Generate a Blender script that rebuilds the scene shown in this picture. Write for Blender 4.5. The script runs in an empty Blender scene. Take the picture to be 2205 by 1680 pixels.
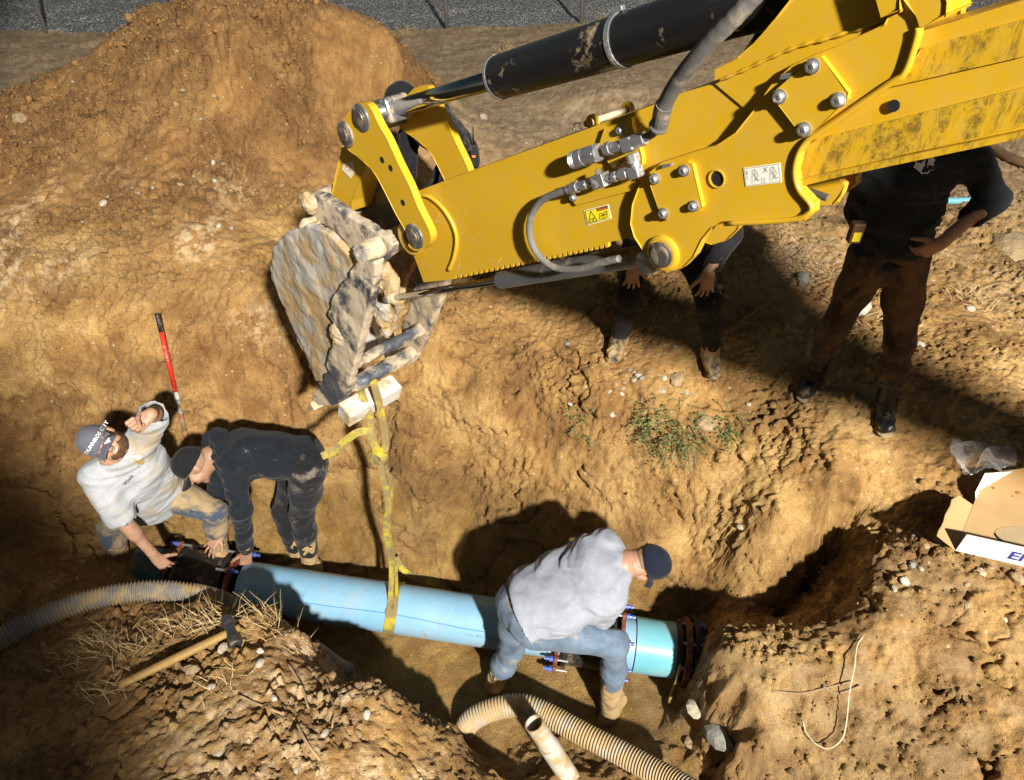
import bpy, math, random
import numpy as np
from mathutils import Vector, Matrix
from mathutils.geometry import tessellate_polygon

# ------------------------------------------------------------------ camera
SC = bpy.context.scene
CAM_H, PITCH = 2.9, math.radians(40.0)
FPX, CX, CY = 1529.0, 1102.0, 840.0            # focal length and centre in working pixels (2204 x 1680)
cam_d = bpy.data.cameras.new('camera')
cam_d.sensor_width = 36.0
cam_d.lens = 36.0 * FPX / 2204.0
cam_d.clip_start, cam_d.clip_end = 0.05, 500.0
cam = bpy.data.objects.new('camera', cam_d)
cam.location = (0, 0, CAM_H)
cam.rotation_euler = (math.radians(90) - PITCH, 0, 0)
SC.collection.objects.link(cam)
SC.camera = cam

# ------------------------------------------------------------------ night sky
world = bpy.data.worlds.new('World')
SC.world = world
world.use_nodes = True
wn, wl = world.node_tree.nodes, world.node_tree.links
wn.clear()
w_out = wn.new('ShaderNodeOutputWorld')
w_bg = wn.new('ShaderNodeBackground')
w_sky = wn.new('ShaderNodeTexSky')
w_sky.sky_type = 'NISHITA'
w_sky.sun_disc = False
w_sky.sun_elevation = math.radians(4)
w_sky.sun_rotation = math.radians(150)
w_bg.inputs['Strength'].default_value = 0.055
wl.new(w_sky.outputs[0], w_bg.inputs[0])
wl.new(w_bg.outputs[0], w_out.inputs[0])

# added weak overhead fill light, standing in for night glow
sky_fill_d = bpy.data.lights.new('moon', 'SUN')
sky_fill_d.energy, sky_fill_d.angle, sky_fill_d.color = 0.08, math.radians(30), (1.0, 0.93, 0.85)
moon = bpy.data.objects.new('moon', sky_fill_d)
moon.rotation_euler = (math.radians(25), math.radians(12), 0)
SC.collection.objects.link(moon)

# the work lamp on an inferred, unseen light tower behind and to the right of the camera
LAMP = Vector((4.5, -9.75, 9.7))
LAMP_AIM = Vector((3.0, 10.6, 0.0))
lamp_d = bpy.data.lights.new('work_lamp', 'SPOT')
lamp_d.energy = 27500
lamp_d.color = (1.0, 0.945, 0.845)
lamp_d.shadow_soft_size = 0.28
lamp_d.spot_size = math.radians(49.8)
lamp_d.spot_blend = 0.13
lamp = bpy.data.objects.new('work_lamp', lamp_d)
lamp.location = LAMP
lamp.rotation_euler = (LAMP_AIM - LAMP).to_track_quat('-Z', 'Y').to_euler()
SC.collection.objects.link(lamp)

SC.view_settings.view_transform = 'Standard'
SC.view_settings.look = 'None'
SC.view_settings.exposure = 0.0
SC.view_settings.gamma = 1.0
SC.render.engine = 'CYCLES'
SC.cycles.max_bounces = 6
SC.cycles.diffuse_bounces = 3
SC.cycles.use_denoising = True
SC.cycles.denoising_prefilter = 'NONE'
SC.cycles.denoising_input_passes = 'RGB_ALBEDO_NORMAL'
SC.cycles.use_adaptive_sampling = True
SC.cycles.adaptive_threshold = 0.03

# ------------------------------------------------------------------ helpers
random.seed(7)
RNG = np.random.RandomState(11)
sP, cP = math.sin(PITCH), math.cos(PITCH)

def ray(px, py):
    """direction, with unit depth along the lens axis, through a working pixel"""
    u, v = (px - CX) / FPX, (py - CY) / FPX
    return Vector((u, cP - v * sP, -sP - v * cP))
CAMP = Vector((0, 0, CAM_H))
def at_z(px, py, z):
    d = ray(px, py); return CAMP + d * ((z - CAM_H) / d.z)
def at_y(px, py, y):
    d = ray(px, py); return CAMP + d * (y / d.y)
def at_d(px, py, depth):
    return CAMP + ray(px, py) * depth

# seeded gradient noise, vectorised
_perm = RNG.permutation(256).astype(np.int32); _perm = np.concatenate([_perm, _perm, _perm])
_grad = RNG.normal(size=(256, 3)); _grad /= np.linalg.norm(_grad, axis=1)[:, None]
_grad = (_grad * 1.6).astype(np.float32); _gx, _gy, _gz = [np.ascontiguousarray(_grad[:, i]) for i in range(3)]
def perlin(p, scale=1.0, off=0.0):
    p = np.asarray(p); out = np.empty(len(p), np.float32)
    for s0 in range(0, len(p), 16384):
        q = p[s0:s0 + 16384] * scale + off
        i = np.floor(q); f = (q - i).astype(np.float32); i = i.astype(np.int32) & 255
        x, y, z = f[:, 0].copy(), f[:, 1].copy(), f[:, 2].copy(); r = 0.0
        u, v, w = [a * a * a * (a * (a * 6 - 15) + 10) for a in (x, y, z)]
        for dx in (0, 1):
            a = _perm[i[:, 0] + dx]; fx = x - dx; ry = 0.0
            for dy in (0, 1):
                b = _perm[a + i[:, 1] + dy]; fy = y - dy; g0 = _perm[b + i[:, 2]]; g1 = _perm[b + i[:, 2] + 1]
                n0 = _gx[g0] * fx + _gy[g0] * fy + _gz[g0] * z; n1 = _gx[g1] * fx + _gy[g1] * fy + _gz[g1] * (z - 1)
                ry = ry + (v if dy else 1 - v) * (n0 + w * (n1 - n0))
            r = r + (u if dx else 1 - u) * ry
        out[s0:s0 + 16384] = r
    return out
_rnd3 = RNG.rand(256, 3).astype(np.float32); _rx, _ry, _rz = [np.ascontiguousarray(_rnd3[:, i]) for i in range(3)]
def worley(p, scale):
    """F1 distance of 3-D cell noise"""
    out = np.empty(len(p), np.float32)
    for s0 in range(0, len(p), 16384):
        q = p[s0:s0 + 16384] * scale; i = np.floor(q); f = (q - i).astype(np.float32); i = i.astype(np.int32); best = np.full(len(q), 9.0, np.float32)
        fx, fy, fz = f[:, 0].copy(), f[:, 1].copy(), f[:, 2].copy()
        for dx in (-1, 0, 1):
            a = _perm[(i[:, 0] + dx) & 255]
            for dy in (-1, 0, 1):
                b = _perm[a + ((i[:, 1] + dy) & 255)]
                for dz in (-1, 0, 1):
                    h = _perm[b + ((i[:, 2] + dz) & 255)]
                    np.minimum(best, (_rx[h] + (dx - fx)) ** 2 + (_ry[h] + (dy - fy)) ** 2 + (_rz[h] + (dz - fz)) ** 2, out=best)
        out[s0:s0 + 16384] = np.sqrt(best)
    return out
def sstep(a, b, x):
    t = np.clip((x - a) / (b - a), 0, 1); return t * t * (3 - 2 * t)

# ---- objects
ORG = {}
def link(o): SC.collection.objects.link(o); return o
def tag(o, label=None, cat=None, group=None, kind=None):
    if label: o['label'] = label
    if cat: o['category'] = cat
    if group: o['group'] = group
    if kind: o['kind'] = kind
    return o
def empty(name, loc, label=None, cat=None, group=None):
    o = bpy.data.objects.new(name, None); o.empty_display_size = 0.1
    o.location = loc; ORG[o] = Vector(loc); link(o)
    return tag(o, label, cat, group)
def MO(name, V, F, mat, parent=None, smooth=False, origin=None, bevel=0, seg=2):
    """one mesh object from world-space vertices"""
    V = np.asarray(V, dtype=np.float64).reshape(-1, 3)
    if parent is not None: org = ORG[parent]
    elif origin is not None: org = Vector(origin)
    else:
        c = V.mean(axis=0); org = Vector((c[0], c[1], V[:, 2].min()))
    V = V - np.array(org)
    me = bpy.data.meshes.new(name)
    if isinstance(F, np.ndarray):
        n, k = F.shape
        me.vertices.add(len(V)); me.vertices.foreach_set('co', V.astype(np.float32).ravel())
        me.loops.add(n * k); me.loops.foreach_set('vertex_index', F.astype(np.int32).ravel())
        me.polygons.add(n); me.polygons.foreach_set('loop_start', np.arange(0, n * k, k, dtype=np.int32))
        me.polygons.foreach_set('loop_total', np.full(n, k, dtype=np.int32))
        me.update(calc_edges=True); me.validate()
    else:
        me.from_pydata([tuple(v) for v in V], [], [tuple(f) for f in F])
    if smooth: me.polygons.foreach_set('use_smooth', np.ones(len(me.polygons), dtype=bool))
    for m in (mat if isinstance(mat, (list, tuple)) else [mat]): me.materials.append(m)
    o = bpy.data.objects.new(name, me); link(o)
    ORG[o] = org
    if parent is not None: o.parent = parent
    else: o.location = org
    if bevel:
        b = o.modifiers.new('bevel', 'BEVEL'); b.width = bevel; b.segments = seg; b.limit_method = 'ANGLE'
        b.angle_limit = math.radians(35)
        b.harden_normals = False
    return o

class MB:
    """collects simple solids into one mesh"""
    def __init__(s): s.V = []; s.F = []
    def add(s, V, F):
        n = len(s.V); s.V += [tuple(v) for v in V]; s.F += [tuple(i + n for i in f) for f in F]; return s
    def box(s, c, ax, ay, az):
        c, ax, ay, az = Vector(c), Vector(ax), Vector(ay), Vector(az)
        V = [c + ax * i + ay * j + az * k for k in (-1, 1) for j in (-1, 1) for i in (-1, 1)]
        return s.add(V, [(0, 2, 3, 1), (4, 5, 7, 6), (0, 1, 5, 4), (2, 6, 7, 3), (0, 4, 6, 2), (1, 3, 7, 5)])
    def prism(s, poly, ext):
        ext = Vector(ext); n = len(poly); poly = [Vector(p) for p in poly]
        V = poly + [p + ext for p in poly]
        tri = tessellate_polygon([poly])
        F = [tuple(t) for t in tri] + [tuple(i + n for i in reversed(t)) for t in tri]
        F += [(i, (i + 1) % n, n + (i + 1) % n, n + i) for i in range(n)]
        return s.add(V, F)
    def cyl(s, a, b, r, r2=None, n=20, caps=True):
        a, b = Vector(a), Vector(b); r2 = r if r2 is None else r2
        z = (b - a).normalized(); x = z.orthogonal().normalized(); y = z.cross(x)
        V = []
        for c, rr in ((a, r), (b, r2)):
            V += [c + (x * math.cos(2 * math.pi * i / n) + y * math.sin(2 * math.pi * i / n)) * rr for i in range(n)]
        F = [(i, (i + 1) % n, n + (i + 1) % n, n + i) for i in range(n)]
        if caps: F += [tuple(range(n - 1, -1, -1)), tuple(range(n, 2 * n))]
        return s.add(V, F)
    def ring(s, a, b, r_out, r_in, n=24):
        a, b = Vector(a), Vector(b)
        z = (b - a).normalized(); x = z.orthogonal().normalized(); y = z.cross(x)
        V = []
        for c, rr in ((a, r_out), (b, r_out), (b, r_in), (a, r_in)):
            V += [c + (x * math.cos(2 * math.pi * i / n) + y * math.sin(2 * math.pi * i / n)) * rr for i in range(n)]
        F = [(k * n + i, k * n + (i + 1) % n, ((k + 1) % 4) * n + (i + 1) % n, ((k + 1) % 4) * n + i) for k in range(4) for i in range(n)]
        return s.add(V, F)
    def tube(s, P, r, n=10, caps=True, flat=None):
        """sweep along points P; r is a number, list or function of 0..1; flat = (axis, factor)"""
        P = [Vector(p) for p in P]; m = len(P)
        V = []; prev = None
        for i, p in enumerate(P):
            t = (P[min(i + 1, m - 1)] - P[max(i - 1, 0)]).normalized()
            if prev is None: x = t.orthogonal().normalized() if flat is None else (Vector(flat[0]) - t * Vector(flat[0]).dot(t)).normalized()
            else:
                x = prev - t * prev.dot(t); x = x.normalized() if x.length > 1e-6 else t.orthogonal().normalized()
            prev = x; y = t.cross(x)
            rr = r(i / (m - 1)) if callable(r) else (r[i] if hasattr(r, '__len__') else r)
            fy = flat[1] if flat else 1.0
            V += [p + x * (math.cos(2 * math.pi * k / n) * rr) + y * (math.sin(2 * math.pi * k / n) * rr * fy) for k in range(n)]
        F = [(i * n + k, i * n + (k + 1) % n, (i + 1) * n + (k + 1) % n, (i + 1) * n + k) for i in range(m - 1) for k in range(n)]
        if caps: F += [tuple(range(n - 1, -1, -1)), tuple(range((m - 1) * n, m * n))]
        return s.add(V, F)
    def revolve(s, a, axis, prof, n=24):
        """profile = [(distance along axis, radius)]"""
        a, z = Vector(a), Vector(axis).normalized(); x = z.orthogonal().normalized(); y = z.cross(x)
        V = []
        for h, rr in prof:
            V += [a + z * h + (x * math.cos(2 * math.pi * i / n) + y * math.sin(2 * math.pi * i / n)) * rr for i in range(n)]
        m = len(prof)
        F = [(j * n + i, j * n + (i + 1) % n, (j + 1) * n + (i + 1) % n, (j + 1) * n + i) for j in range(m - 1) for i in range(n)]
        F += [tuple(range(n - 1, -1, -1)), tuple(range((m - 1) * n, m * n))]
        return s.add(V, F)
    def build(s, name, mat, parent=None, **k): return MO(name, s.V, s.F, mat, parent, **k)

def spline(P, per=8):
    """Catmull-Rom through P"""
    P = [Vector(p) for p in P]; out = []
    for i in range(len(P) - 1):
        a = P[i - 1] if i else P[0] * 2 - P[1]; b, c = P[i], P[i + 1]
        d = P[i + 2] if i + 2 < len(P) else P[-1] * 2 - P[-2]
        for k in range(per):
            t = k / per
            out.append(0.5 * ((2 * b) + (c - a) * t + (2 * a - 5 * b + 4 * c - d) * t * t + (3 * b - a - 3 * c + d) * t ** 3))
    return out + [P[-1]]
def smooth2(P, per=5): return [(v.x, v.y) for v in spline([Vector((x, y, 0)) for x, y in P], per)]
def ribbon(P, N, w, th):
    """flat strap along P with face normals N"""
    V = []; m = len(P)
    for i, p in enumerate(P):
        t = (P[min(i + 1, m - 1)] - P[max(i - 1, 0)]).normalized(); nn = N[i] if isinstance(N, list) else N
        nn = (nn - t * nn.dot(t)).normalized(); b = t.cross(nn)
        V += [p + b * w / 2 + nn * th / 2, p - b * w / 2 + nn * th / 2, p - b * w / 2 - nn * th / 2, p + b * w / 2 - nn * th / 2]
    F = [(i * 4 + k, i * 4 + (k + 1) % 4, i * 4 + 4 + (k + 1) % 4, i * 4 + 4 + k) for i in range(m - 1) for k in range(4)]
    return V, F + [(3, 2, 1, 0), tuple((m - 1) * 4 + k for k in range(4))]

# ---- materials
def mat_new(name):
    m = bpy.data.materials.new(name); m.use_nodes = True
    nt = m.node_tree; b = nt.nodes['Principled BSDF']
    return m, nt, b
class NT:
    def __init__(s, nt): s.nt = nt
    def n(s, typ, **kw):
        x = s.nt.nodes.new(typ)
        for k, v in kw.items():
            if k in x.inputs: x.inputs[k].default_value = v
            else: setattr(x, k, v)
        return x
    def l(s, a, b): s.nt.links.new(a, b)
    def coord(s, kind='Object'): return s.n('ShaderNodeTexCoord').outputs[kind]
    def noise(s, co, scale, detail=5, rough=0.6, dist=0.0):
        x = s.n('ShaderNodeTexNoise'); x.inputs['Scale'].default_value = scale; x.inputs['Detail'].default_value = detail
        x.inputs['Roughness'].default_value = rough; x.inputs['Distortion'].default_value = dist
        if co is not None: s.l(co, x.inputs['Vector'])
        return x.outputs['Fac']
    def ramp(s, fac, stops, interp='LINEAR'):
        x = s.n('ShaderNodeValToRGB'); cr = x.color_ramp; cr.interpolation = interp
        while len(cr.elements) < len(stops): cr.elements.new(0.5)
        for e, (p, c) in zip(cr.elements, stops):
            e.position = p; e.color = (c[0], c[1], c[2], 1) if hasattr(c, '__len__') else (c, c, c, 1)
        s.l(fac, x.inputs[0]); return x.outputs[0]
    def mix(s, f, a, b, mode='MIX'):
        x = s.n('ShaderNodeMix'); x.data_type = 'RGBA'; x.blend_type = mode
        for v, i in ((f, 0), (a, 6), (b, 7)):
            if isinstance(v, bpy.types.NodeSocket): s.l(v, x.inputs[i])
            elif i == 0: x.inputs[i].default_value = v
            else: x.inputs[i].default_value = (v[0], v[1], v[2], 1)
        return x.outputs[2]
    def math(s, op, a, b=0.0):
        x = s.n('ShaderNodeMath'); x.operation = op
        for v, i in ((a, 0), (b, 1)):
            if isinstance(v, bpy.types.NodeSocket): s.l(v, x.inputs[i])
            else: x.inputs[i].default_value = v
        return x.outputs[0]
    def bump(s, h, strength, dist, prev=None):
        x = s.n('ShaderNodeBump'); x.inputs['Strength'].default_value = strength; x.inputs['Distance'].default_value = dist
        s.l(h, x.inputs['Height'])
        if prev is not None: s.l(prev, x.inputs['Normal'])
        return x.outputs[0]
MUD, MUD_PALE, MUD_DARK = (0.36, 0.23, 0.10), (0.50, 0.37, 0.22), (0.20, 0.12, 0.05)
def dirty(name, col, rough=0.5, metal=0.0, mud=0.5, mscale=6.0, mudcol=MUD_PALE, var=0.12, bump=0.3, spec=0.5, lo=0.0, fine=90.0, bdist=0.002, soft=0.06):
    """paint / cloth / plastic with patches of dried mud; mud 0..1 = cover"""
    m, nt, b = mat_new(name); t = NT(nt); co = t.coord('Object')
    n1 = t.noise(co, mscale, 8, 0.68, 0.3)
    edge = 0.72 - 0.44 * mud
    mask = t.ramp(n1, [(max(edge - soft, 0.0), 0.0), (min(edge + soft, 1.0), 1.0)])
    v = t.noise(co, 3.0, 4, 0.6)
    dark = tuple(c * (1 - var * 2) for c in col); lite = tuple(min(c * (1 + var * 2), 1) for c in col)
    base = t.ramp(v, [(0.3, dark), (0.7, lite)])
    mcol = t.ramp(t.noise(co, mscale * 4, 5), [(0.3, tuple(c * 0.75 for c in mudcol)), (0.7, mudcol)])
    t.l(t.mix(mask, base, mcol), b.inputs['Base Color'])
    t.l(t.ramp(mask, [(0, rough), (1, 0.92)]), b.inputs['Roughness'])
    if metal: t.l(t.ramp(mask, [(0, metal), (1, 0.0)]), b.inputs['Metallic'])
    b.inputs['Specular IOR Level'].default_value = spec
    h = t.math('ADD', t.math('MULTIPLY', mask, 0.8), t.math('MULTIPLY', t.noise(co, fine, 4), 0.5))
    t.l(t.bump(h, bump, bdist), b.inputs['Normal'])
    return m
def plain(name, col, rough=0.5, metal=0.0, var=0.1, scale=8.0, bump=0.0, bscale=120.0, bdist=0.001, spec=0.5):
    m, nt, b = mat_new(name); t = NT(nt); co = t.coord('Object')
    t.l(t.ramp(t.noise(co, scale, 5), [(0.3, tuple(c * (1 - var) for c in col)), (0.7, tuple(min(1, c * (1 + var)) for c in col))]), b.inputs['Base Color'])
    b.inputs['Roughness'].default_value = rough; b.inputs['Metallic'].default_value = metal
    b.inputs['Specular IOR Level'].default_value = spec
    if bump: t.l(t.bump(t.noise(co, bscale, 4), bump, bdist), b.inputs['Normal'])
    return m

# ---- signed-distance modelling: capsules, ellipsoids and noise turned into one continuous surface
def surface_nets(D, org, h):
    nx, ny, nz = D.shape
    S = D < 0
    cnt = np.zeros((nx - 1, ny - 1, nz - 1), np.int32); acc = np.zeros((nx - 1, ny - 1, nz - 1, 3))
    def sl(o): return tuple(slice(o[a], D.shape[a] - 1 + o[a]) for a in range(3))
    for ax in range(3):
        e = [0, 0, 0]; e[ax] = 1; o1, o2 = [a for a in range(3) if a != ax]
        for i in (0, 1):
            for j in (0, 1):
                A = [0, 0, 0]; A[o1] = i; A[o2] = j; B = list(A); B[ax] = 1
                da, db = D[sl(A)], D[sl(B)]
                cr = (da < 0) != (db < 0)
                t = np.where(cr, da / np.where(cr, da - db, 1), 0)
                cnt += cr
                acc[..., ax] += t
                if i: acc[..., o1] += cr
                if j: acc[..., o2] += cr
    act = cnt > 0
    idx = -np.ones(act.shape, np.int64); idx[act] = np.arange(act.sum())
    cell = np.argwhere(act)
    V = (cell + acc[act] / cnt[act][:, None]) * h + org
    F = []
    for ax in range(3):
        o1, o2 = [(1, 2), (2, 0), (0, 1)][ax]
        s0 = [slice(1, -1)] * 3; s0[ax] = slice(0, D.shape[ax] - 1)
        s1 = list(s0); s1[ax] = slice(1, D.shape[ax])
        a, b = S[tuple(s0)], S[tuple(s1)]
        for flip, m in ((False, a & ~b), (True, ~a & b)):
            c = np.argwhere(m)
            if not len(c): continue
            c[:, o1] += 1; c[:, o2] += 1
            def g(d1, d2):
                q = c.copy(); q[:, o1] += d1; q[:, o2] += d2; return idx[q[:, 0], q[:, 1], q[:, 2]]
            q = np.stack([g(-1, -1), g(0, -1), g(0, 0), g(-1, 0)], axis=1)
            F.append(q[:, ::-1] if flip else q)
    return V, np.concatenate(F)
class SDF:
    def __init__(s, vox=0.008, k=0.03): s.P = []; s.vox = vox; s.k = k; s.noise = []
    def cap(s, a, b, ra, rb=None, flat=None, k=None, sub=False):
        """tapered capsule; flat = (axis, factor) squashes it along an axis"""
        rb = ra if rb is None else rb
        s.P.append(('c', np.array(a, float), np.array(b, float), ra, rb, flat, k, sub)); return s
    def chain(s, pts, rad, **kw):
        for i in range(len(pts) - 1): s.cap(pts[i], pts[i + 1], rad[i], rad[i + 1], **kw)
        return s
    def ell(s, c, M, r, k=None, sub=False):
        """ellipsoid: centre, 3 axis vectors, 3 radii"""
        s.P.append(('e', np.array(c, float), np.array([list(m) for m in M], float), np.array(r, float), k, sub)); return s
    def cut(s, p, n):
        """remove everything on the side n of plane p"""
        s.P.append(('p', np.array(p, float), np.array(Vector(n).normalized(), float))); return s
    def mesh(s):
        lo = np.full(3, 9e9); hi = -lo
        for P in s.P:
            if P[0] == 'c':
                r = max(P[3], P[4]) * (max(1, P[5][1]) if P[5] else 1)
                lo = np.minimum(lo, np.minimum(P[1], P[2]) - r); hi = np.maximum(hi, np.maximum(P[1], P[2]) + r)
            elif P[0] == 'e': r = P[3].max(); lo = np.minimum(lo, P[1] - r); hi = np.maximum(hi, P[1] + r)
        pad = 5 * s.vox + sum(a for a, _, _, _ in s.noise) + s.k * 0.3; lo -= pad; hi += pad
        n = np.ceil((hi - lo) / s.vox).astype(int) + 1
        ax = [lo[i] + np.arange(n[i]) * s.vox for i in range(3)]
        D = np.full(n, 0.3)
        for P in s.P:
            if P[0] == 'p':
                q = (ax[0][:, None, None] - P[1][0]) * P[2][0] + (ax[1][None, :, None] - P[1][1]) * P[2][1] + (ax[2][None, None, :] - P[1][2]) * P[2][2]
                np.maximum(D, q, out=D); continue
            if P[0] == 'c':
                r = max(P[3], P[4]) * (max(1, P[5][1]) if P[5] else 1); kk = s.k if P[6] is None else P[6]; sub = P[7]
                l0, h0 = np.minimum(P[1], P[2]) - r, np.maximum(P[1], P[2]) + r
            else:
                kk = s.k if P[4] is None else P[4]; sub = P[5]; r = P[3].max(); l0, h0 = P[1] - r, P[1] + r
            m = kk + 0.05
            i0 = np.maximum(0, np.floor((l0 - m - lo) / s.vox).astype(int)); i1 = np.minimum(n, np.ceil((h0 + m - lo) / s.vox).astype(int) + 1)
            X, Y, Z = np.meshgrid(*[ax[i][i0[i]:i1[i]] for i in range(3)], indexing='ij')
            Q = np.stack([X, Y, Z], -1)
            if P[0] == 'c':
                a, b, ra, rb, flat = P[1:6]
                if flat:
                    w = np.array(Vector(flat[0]).normalized()); f = 1 / flat[1] - 1
                    Q = Q + w * ((Q - a) @ w)[..., None] * f; b = b + w * ((b - a) @ w) * f
                ab = b - a; L = ab @ ab
                t = np.clip(((Q - a) @ ab) / L, 0, 1) if L > 1e-12 else np.zeros(Q.shape[:3])
                d = np.linalg.norm(Q - a - t[..., None] * ab, axis=-1) - (ra + t * (rb - ra))
                if flat: d = d * min(1, flat[1])
            else:
                q = (Q - P[1]) @ P[2].T; rr = P[3]
                k0 = np.linalg.norm(q / rr, axis=-1); k1 = np.linalg.norm(q / rr ** 2, axis=-1)
                d = k0 * (k0 - 1) / np.maximum(k1, 1e-9)
            sub_ = (slice(i0[0], i1[0]), slice(i0[1], i1[1]), slice(i0[2], i1[2])); O = D[sub_]
            if sub:
                if kk > 0: h = np.clip(0.5 - 0.5 * (O + d) / kk, 0, 1); D[sub_] = O * (1 - h) - d * h + kk * h * (1 - h)
                else: D[sub_] = np.maximum(O, -d)
            else:
                if kk > 0: h = np.clip(0.5 + 0.5 * (O - d) / kk, 0, 1); D[sub_] = O * (1 - h) + d * h - kk * h * (1 - h)
                else: D[sub_] = np.minimum(O, d)
        if s.noise:
            m = np.abs(D) < sum(a for a, _, _, _ in s.noise) * 1.1 + 2.5 * s.vox; I = np.argwhere(m); Q = I * s.vox + lo; add = np.zeros(len(Q))
            for amp, scale, mode, off in s.noise:
                sc = np.array(scale) if hasattr(scale, '__len__') else scale
                v = perlin(Q * sc, 1.0, off)
                if mode == 'fold':
                    w = perlin(Q * sc * 0.6, 1.0, off + 31.0); v = 1 - 2 * np.abs(perlin(Q * sc + w[:, None] * 0.9, 1.0, off + 7.7)) * 1.6
                elif mode == 'lump': v = np.abs(v) * 1.6
                add -= amp * v
            D[m] += add
        return surface_nets(D, lo, s.vox)
    def build(s, name, mat, parent=None, **k):
        V, F = s.mesh(); return MO(name, V, F, mat, parent, smooth=True, **k)

def poly_sdf(P, q):
    """2-D signed distance to polygon"""
    d = np.full(len(q), 9.0); s = np.ones(len(q)); n = len(P); j = n - 1
    for i in range(n):
        e = P[j] - P[i]; w = q - P[i]
        b = w - e * np.clip((w @ e) / (e @ e), 0, 1)[:, None]; d = np.minimum(d, (b ** 2).sum(1))
        c = np.stack([q[:, 1] >= P[i][1], q[:, 1] < P[j][1], e[0] * w[:, 1] > e[1] * w[:, 0]])
        s = np.where(c.all(0) | (~c).all(0), -s, s); j = i
    return s * np.sqrt(d)

# ------------------------------------------------------------------ terrain
TP = [  # (working pixel x, y, height): bank tops, trench walls, floor, heap
    (1330,750,0),(1530,785,0),(1740,835,0),(1900,905,0),(2100,900,.02),(2204,700,.05),(1700,650,.05),(1600,500,.1),(2100,600,.06),
    (1200,300,.1),(1300,200,.22),(1420,190,.2),(1050,260,.08),(1450,400,.1),(1250,560,.05),(1150,660,.03),(1800,500,.1),(2150,480,.15),
    (1250,800,-.1),(1400,860,-.15),(1550,900,-.2),(1700,940,-.15),(1850,965,-.08),(2000,1000,-.1),(2150,1040,-.1),(1800,1010,-.14),
    (1300,950,-.4),(1500,1000,-.45),(1150,900,-.45),(1000,800,-.2),(950,700,.05),(1000,1000,-.85),(1200,1080,-.9),(1400,1100,-.85),
    (850,880,-.42),(850,1000,-.9),(1100,1200,-1.3),(1300,1180,-1.2),(1480,1150,-.98),(1520,1250,-1.2),(1560,1050,-.55),(930,1130,-1.2),
    (900,1230,-1.5),(700,1190,-1.45),(760,1090,-1.25),(600,1180,-1.45),(1000,1260,-1.55),
    (900,1420,-1.62),(1100,1500,-1.65),(1300,1560,-1.6),(1450,1530,-1.56),(1450,1610,-1.5),(1550,1650,-1.46),(800,1400,-1.62),
    (640,720,0),(560,600,.3),(400,560,.4),(200,560,.42),(0,560,.45),(300,750,0),(100,750,.02),(0,800,-.1),(480,720,.03),
    (300,850,-.35),(100,900,-.5),(500,850,-.35),(600,900,-.5),(700,950,-.7),(350,950,-.65),(100,1050,-.95),(540,1150,-1.35),(500,1000,-.85),
    (370,1150,-1.25),(370,1080,-1.15),(200,1192,-1.12),(60,1120,-1.02),(640,1050,-1.08),(230,1060,-1.05),
    (0,330,.7),(250,330,.72),(500,330,.75),(700,350,.6),(400,450,.55),(150,450,.55),(650,470,.4),(830,470,.15),(960,420,.05),(800,600,.12),
    (500,200,1.1),(500,100,1.4),(500,20,1.6),(700,200,.95),(700,100,1.25),(850,80,1.1),(940,160,.62),(960,230,.35),(890,210,.7),(1000,230,.1),(1020,150,.05),
    (300,250,.95),(250,160,1.1),(330,80,1.35),(120,250,.85),
    # near bank, left
    (50,1200,-.85),(200,1240,-.85),(330,1262,-.8),(450,1278,-.7),(590,1308,-.65),(660,1362,-.6),(700,1442,-.65),(800,1458,-.75),(870,1512,-.9),(980,1572,-1.1),(1012,1650,-1.12),
    (400,1420,-.52),(300,1340,-.68),(150,1330,-.72),(100,1450,-.62),(250,1560,-.46),(100,1650,-.42),(560,1450,-.40),(520,1560,-.3),(420,1650,-.3),(640,1520,-.42),(700,1620,-.4),(850,1610,-.72),(900,1672,-.82),(560,1380,-.52),
    (1060,1660,-1.2),(1200,1672,-1.32),(1400,1672,-1.38),
    # right block
    (1570,1450,-.83),(1600,1540,-.9),(1640,1620,-.95),(1590,1500,-.88),(1535,1412,-.85),(1545,1500,-.95),(1590,1600,-1.0),(1650,1660,-1.05),(1560,1352,-.78),(1650,1372,-.66),(1700,1420,-.6),(1850,1390,-.45),
    (1900,1320,-.35),(2050,1300,-.3),(2200,1300,-.25),(2200,1450,-.35),(2000,1480,-.5),(1800,1550,-.75),(1900,1650,-.76),(2150,1650,-.52),(1700,1530,-.8),
    (1660,1332,-1.25),(1720,1270,-1.12),(1800,1200,-.8),(1870,1115,-.42),(1600,1180,-.75),(1680,1100,-.4),(1540,1300,-1.3),(1900,1180,-.3),(2100,1150,-.2),
]
TW = [at_z(*p) for p in TP]
for px, py, z, dx, dy, zb in [  # foot of the steep edges, hidden behind them
    (50,1200,-.85,.0,.14,-1.05),(200,1240,-.85,.0,.14,-1.12),(330,1262,-.8,.02,.14,-1.5),(450,1278,-.7,.04,.16,-1.5),(590,1308,-.65,.07,.18,-1.55),(660,1362,-.6,.12,.12,-1.55),
    (700,1442,-.65,.15,.1,-1.6),(800,1458,-.75,.07,.16,-1.6),(870,1512,-.9,.1,.14,-1.62),(980,1572,-1.1,.1,.1,-1.6),(1012,1650,-1.12,.12,.05,-1.45),
    (1535,1412,-.85,-.045,.03,-1.55),(1545,1500,-.95,-.05,.0,-1.55),(1590,1600,-1.0,-.055,.0,-1.5),(1650,1660,-1.05,-.06,-.02,-1.45),(1535,1412,-.85,-.02,.16,-1.5)]:
    w = at_z(px, py, z); TW.append(Vector((w.x + dx, w.y + dy, zb)))
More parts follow.
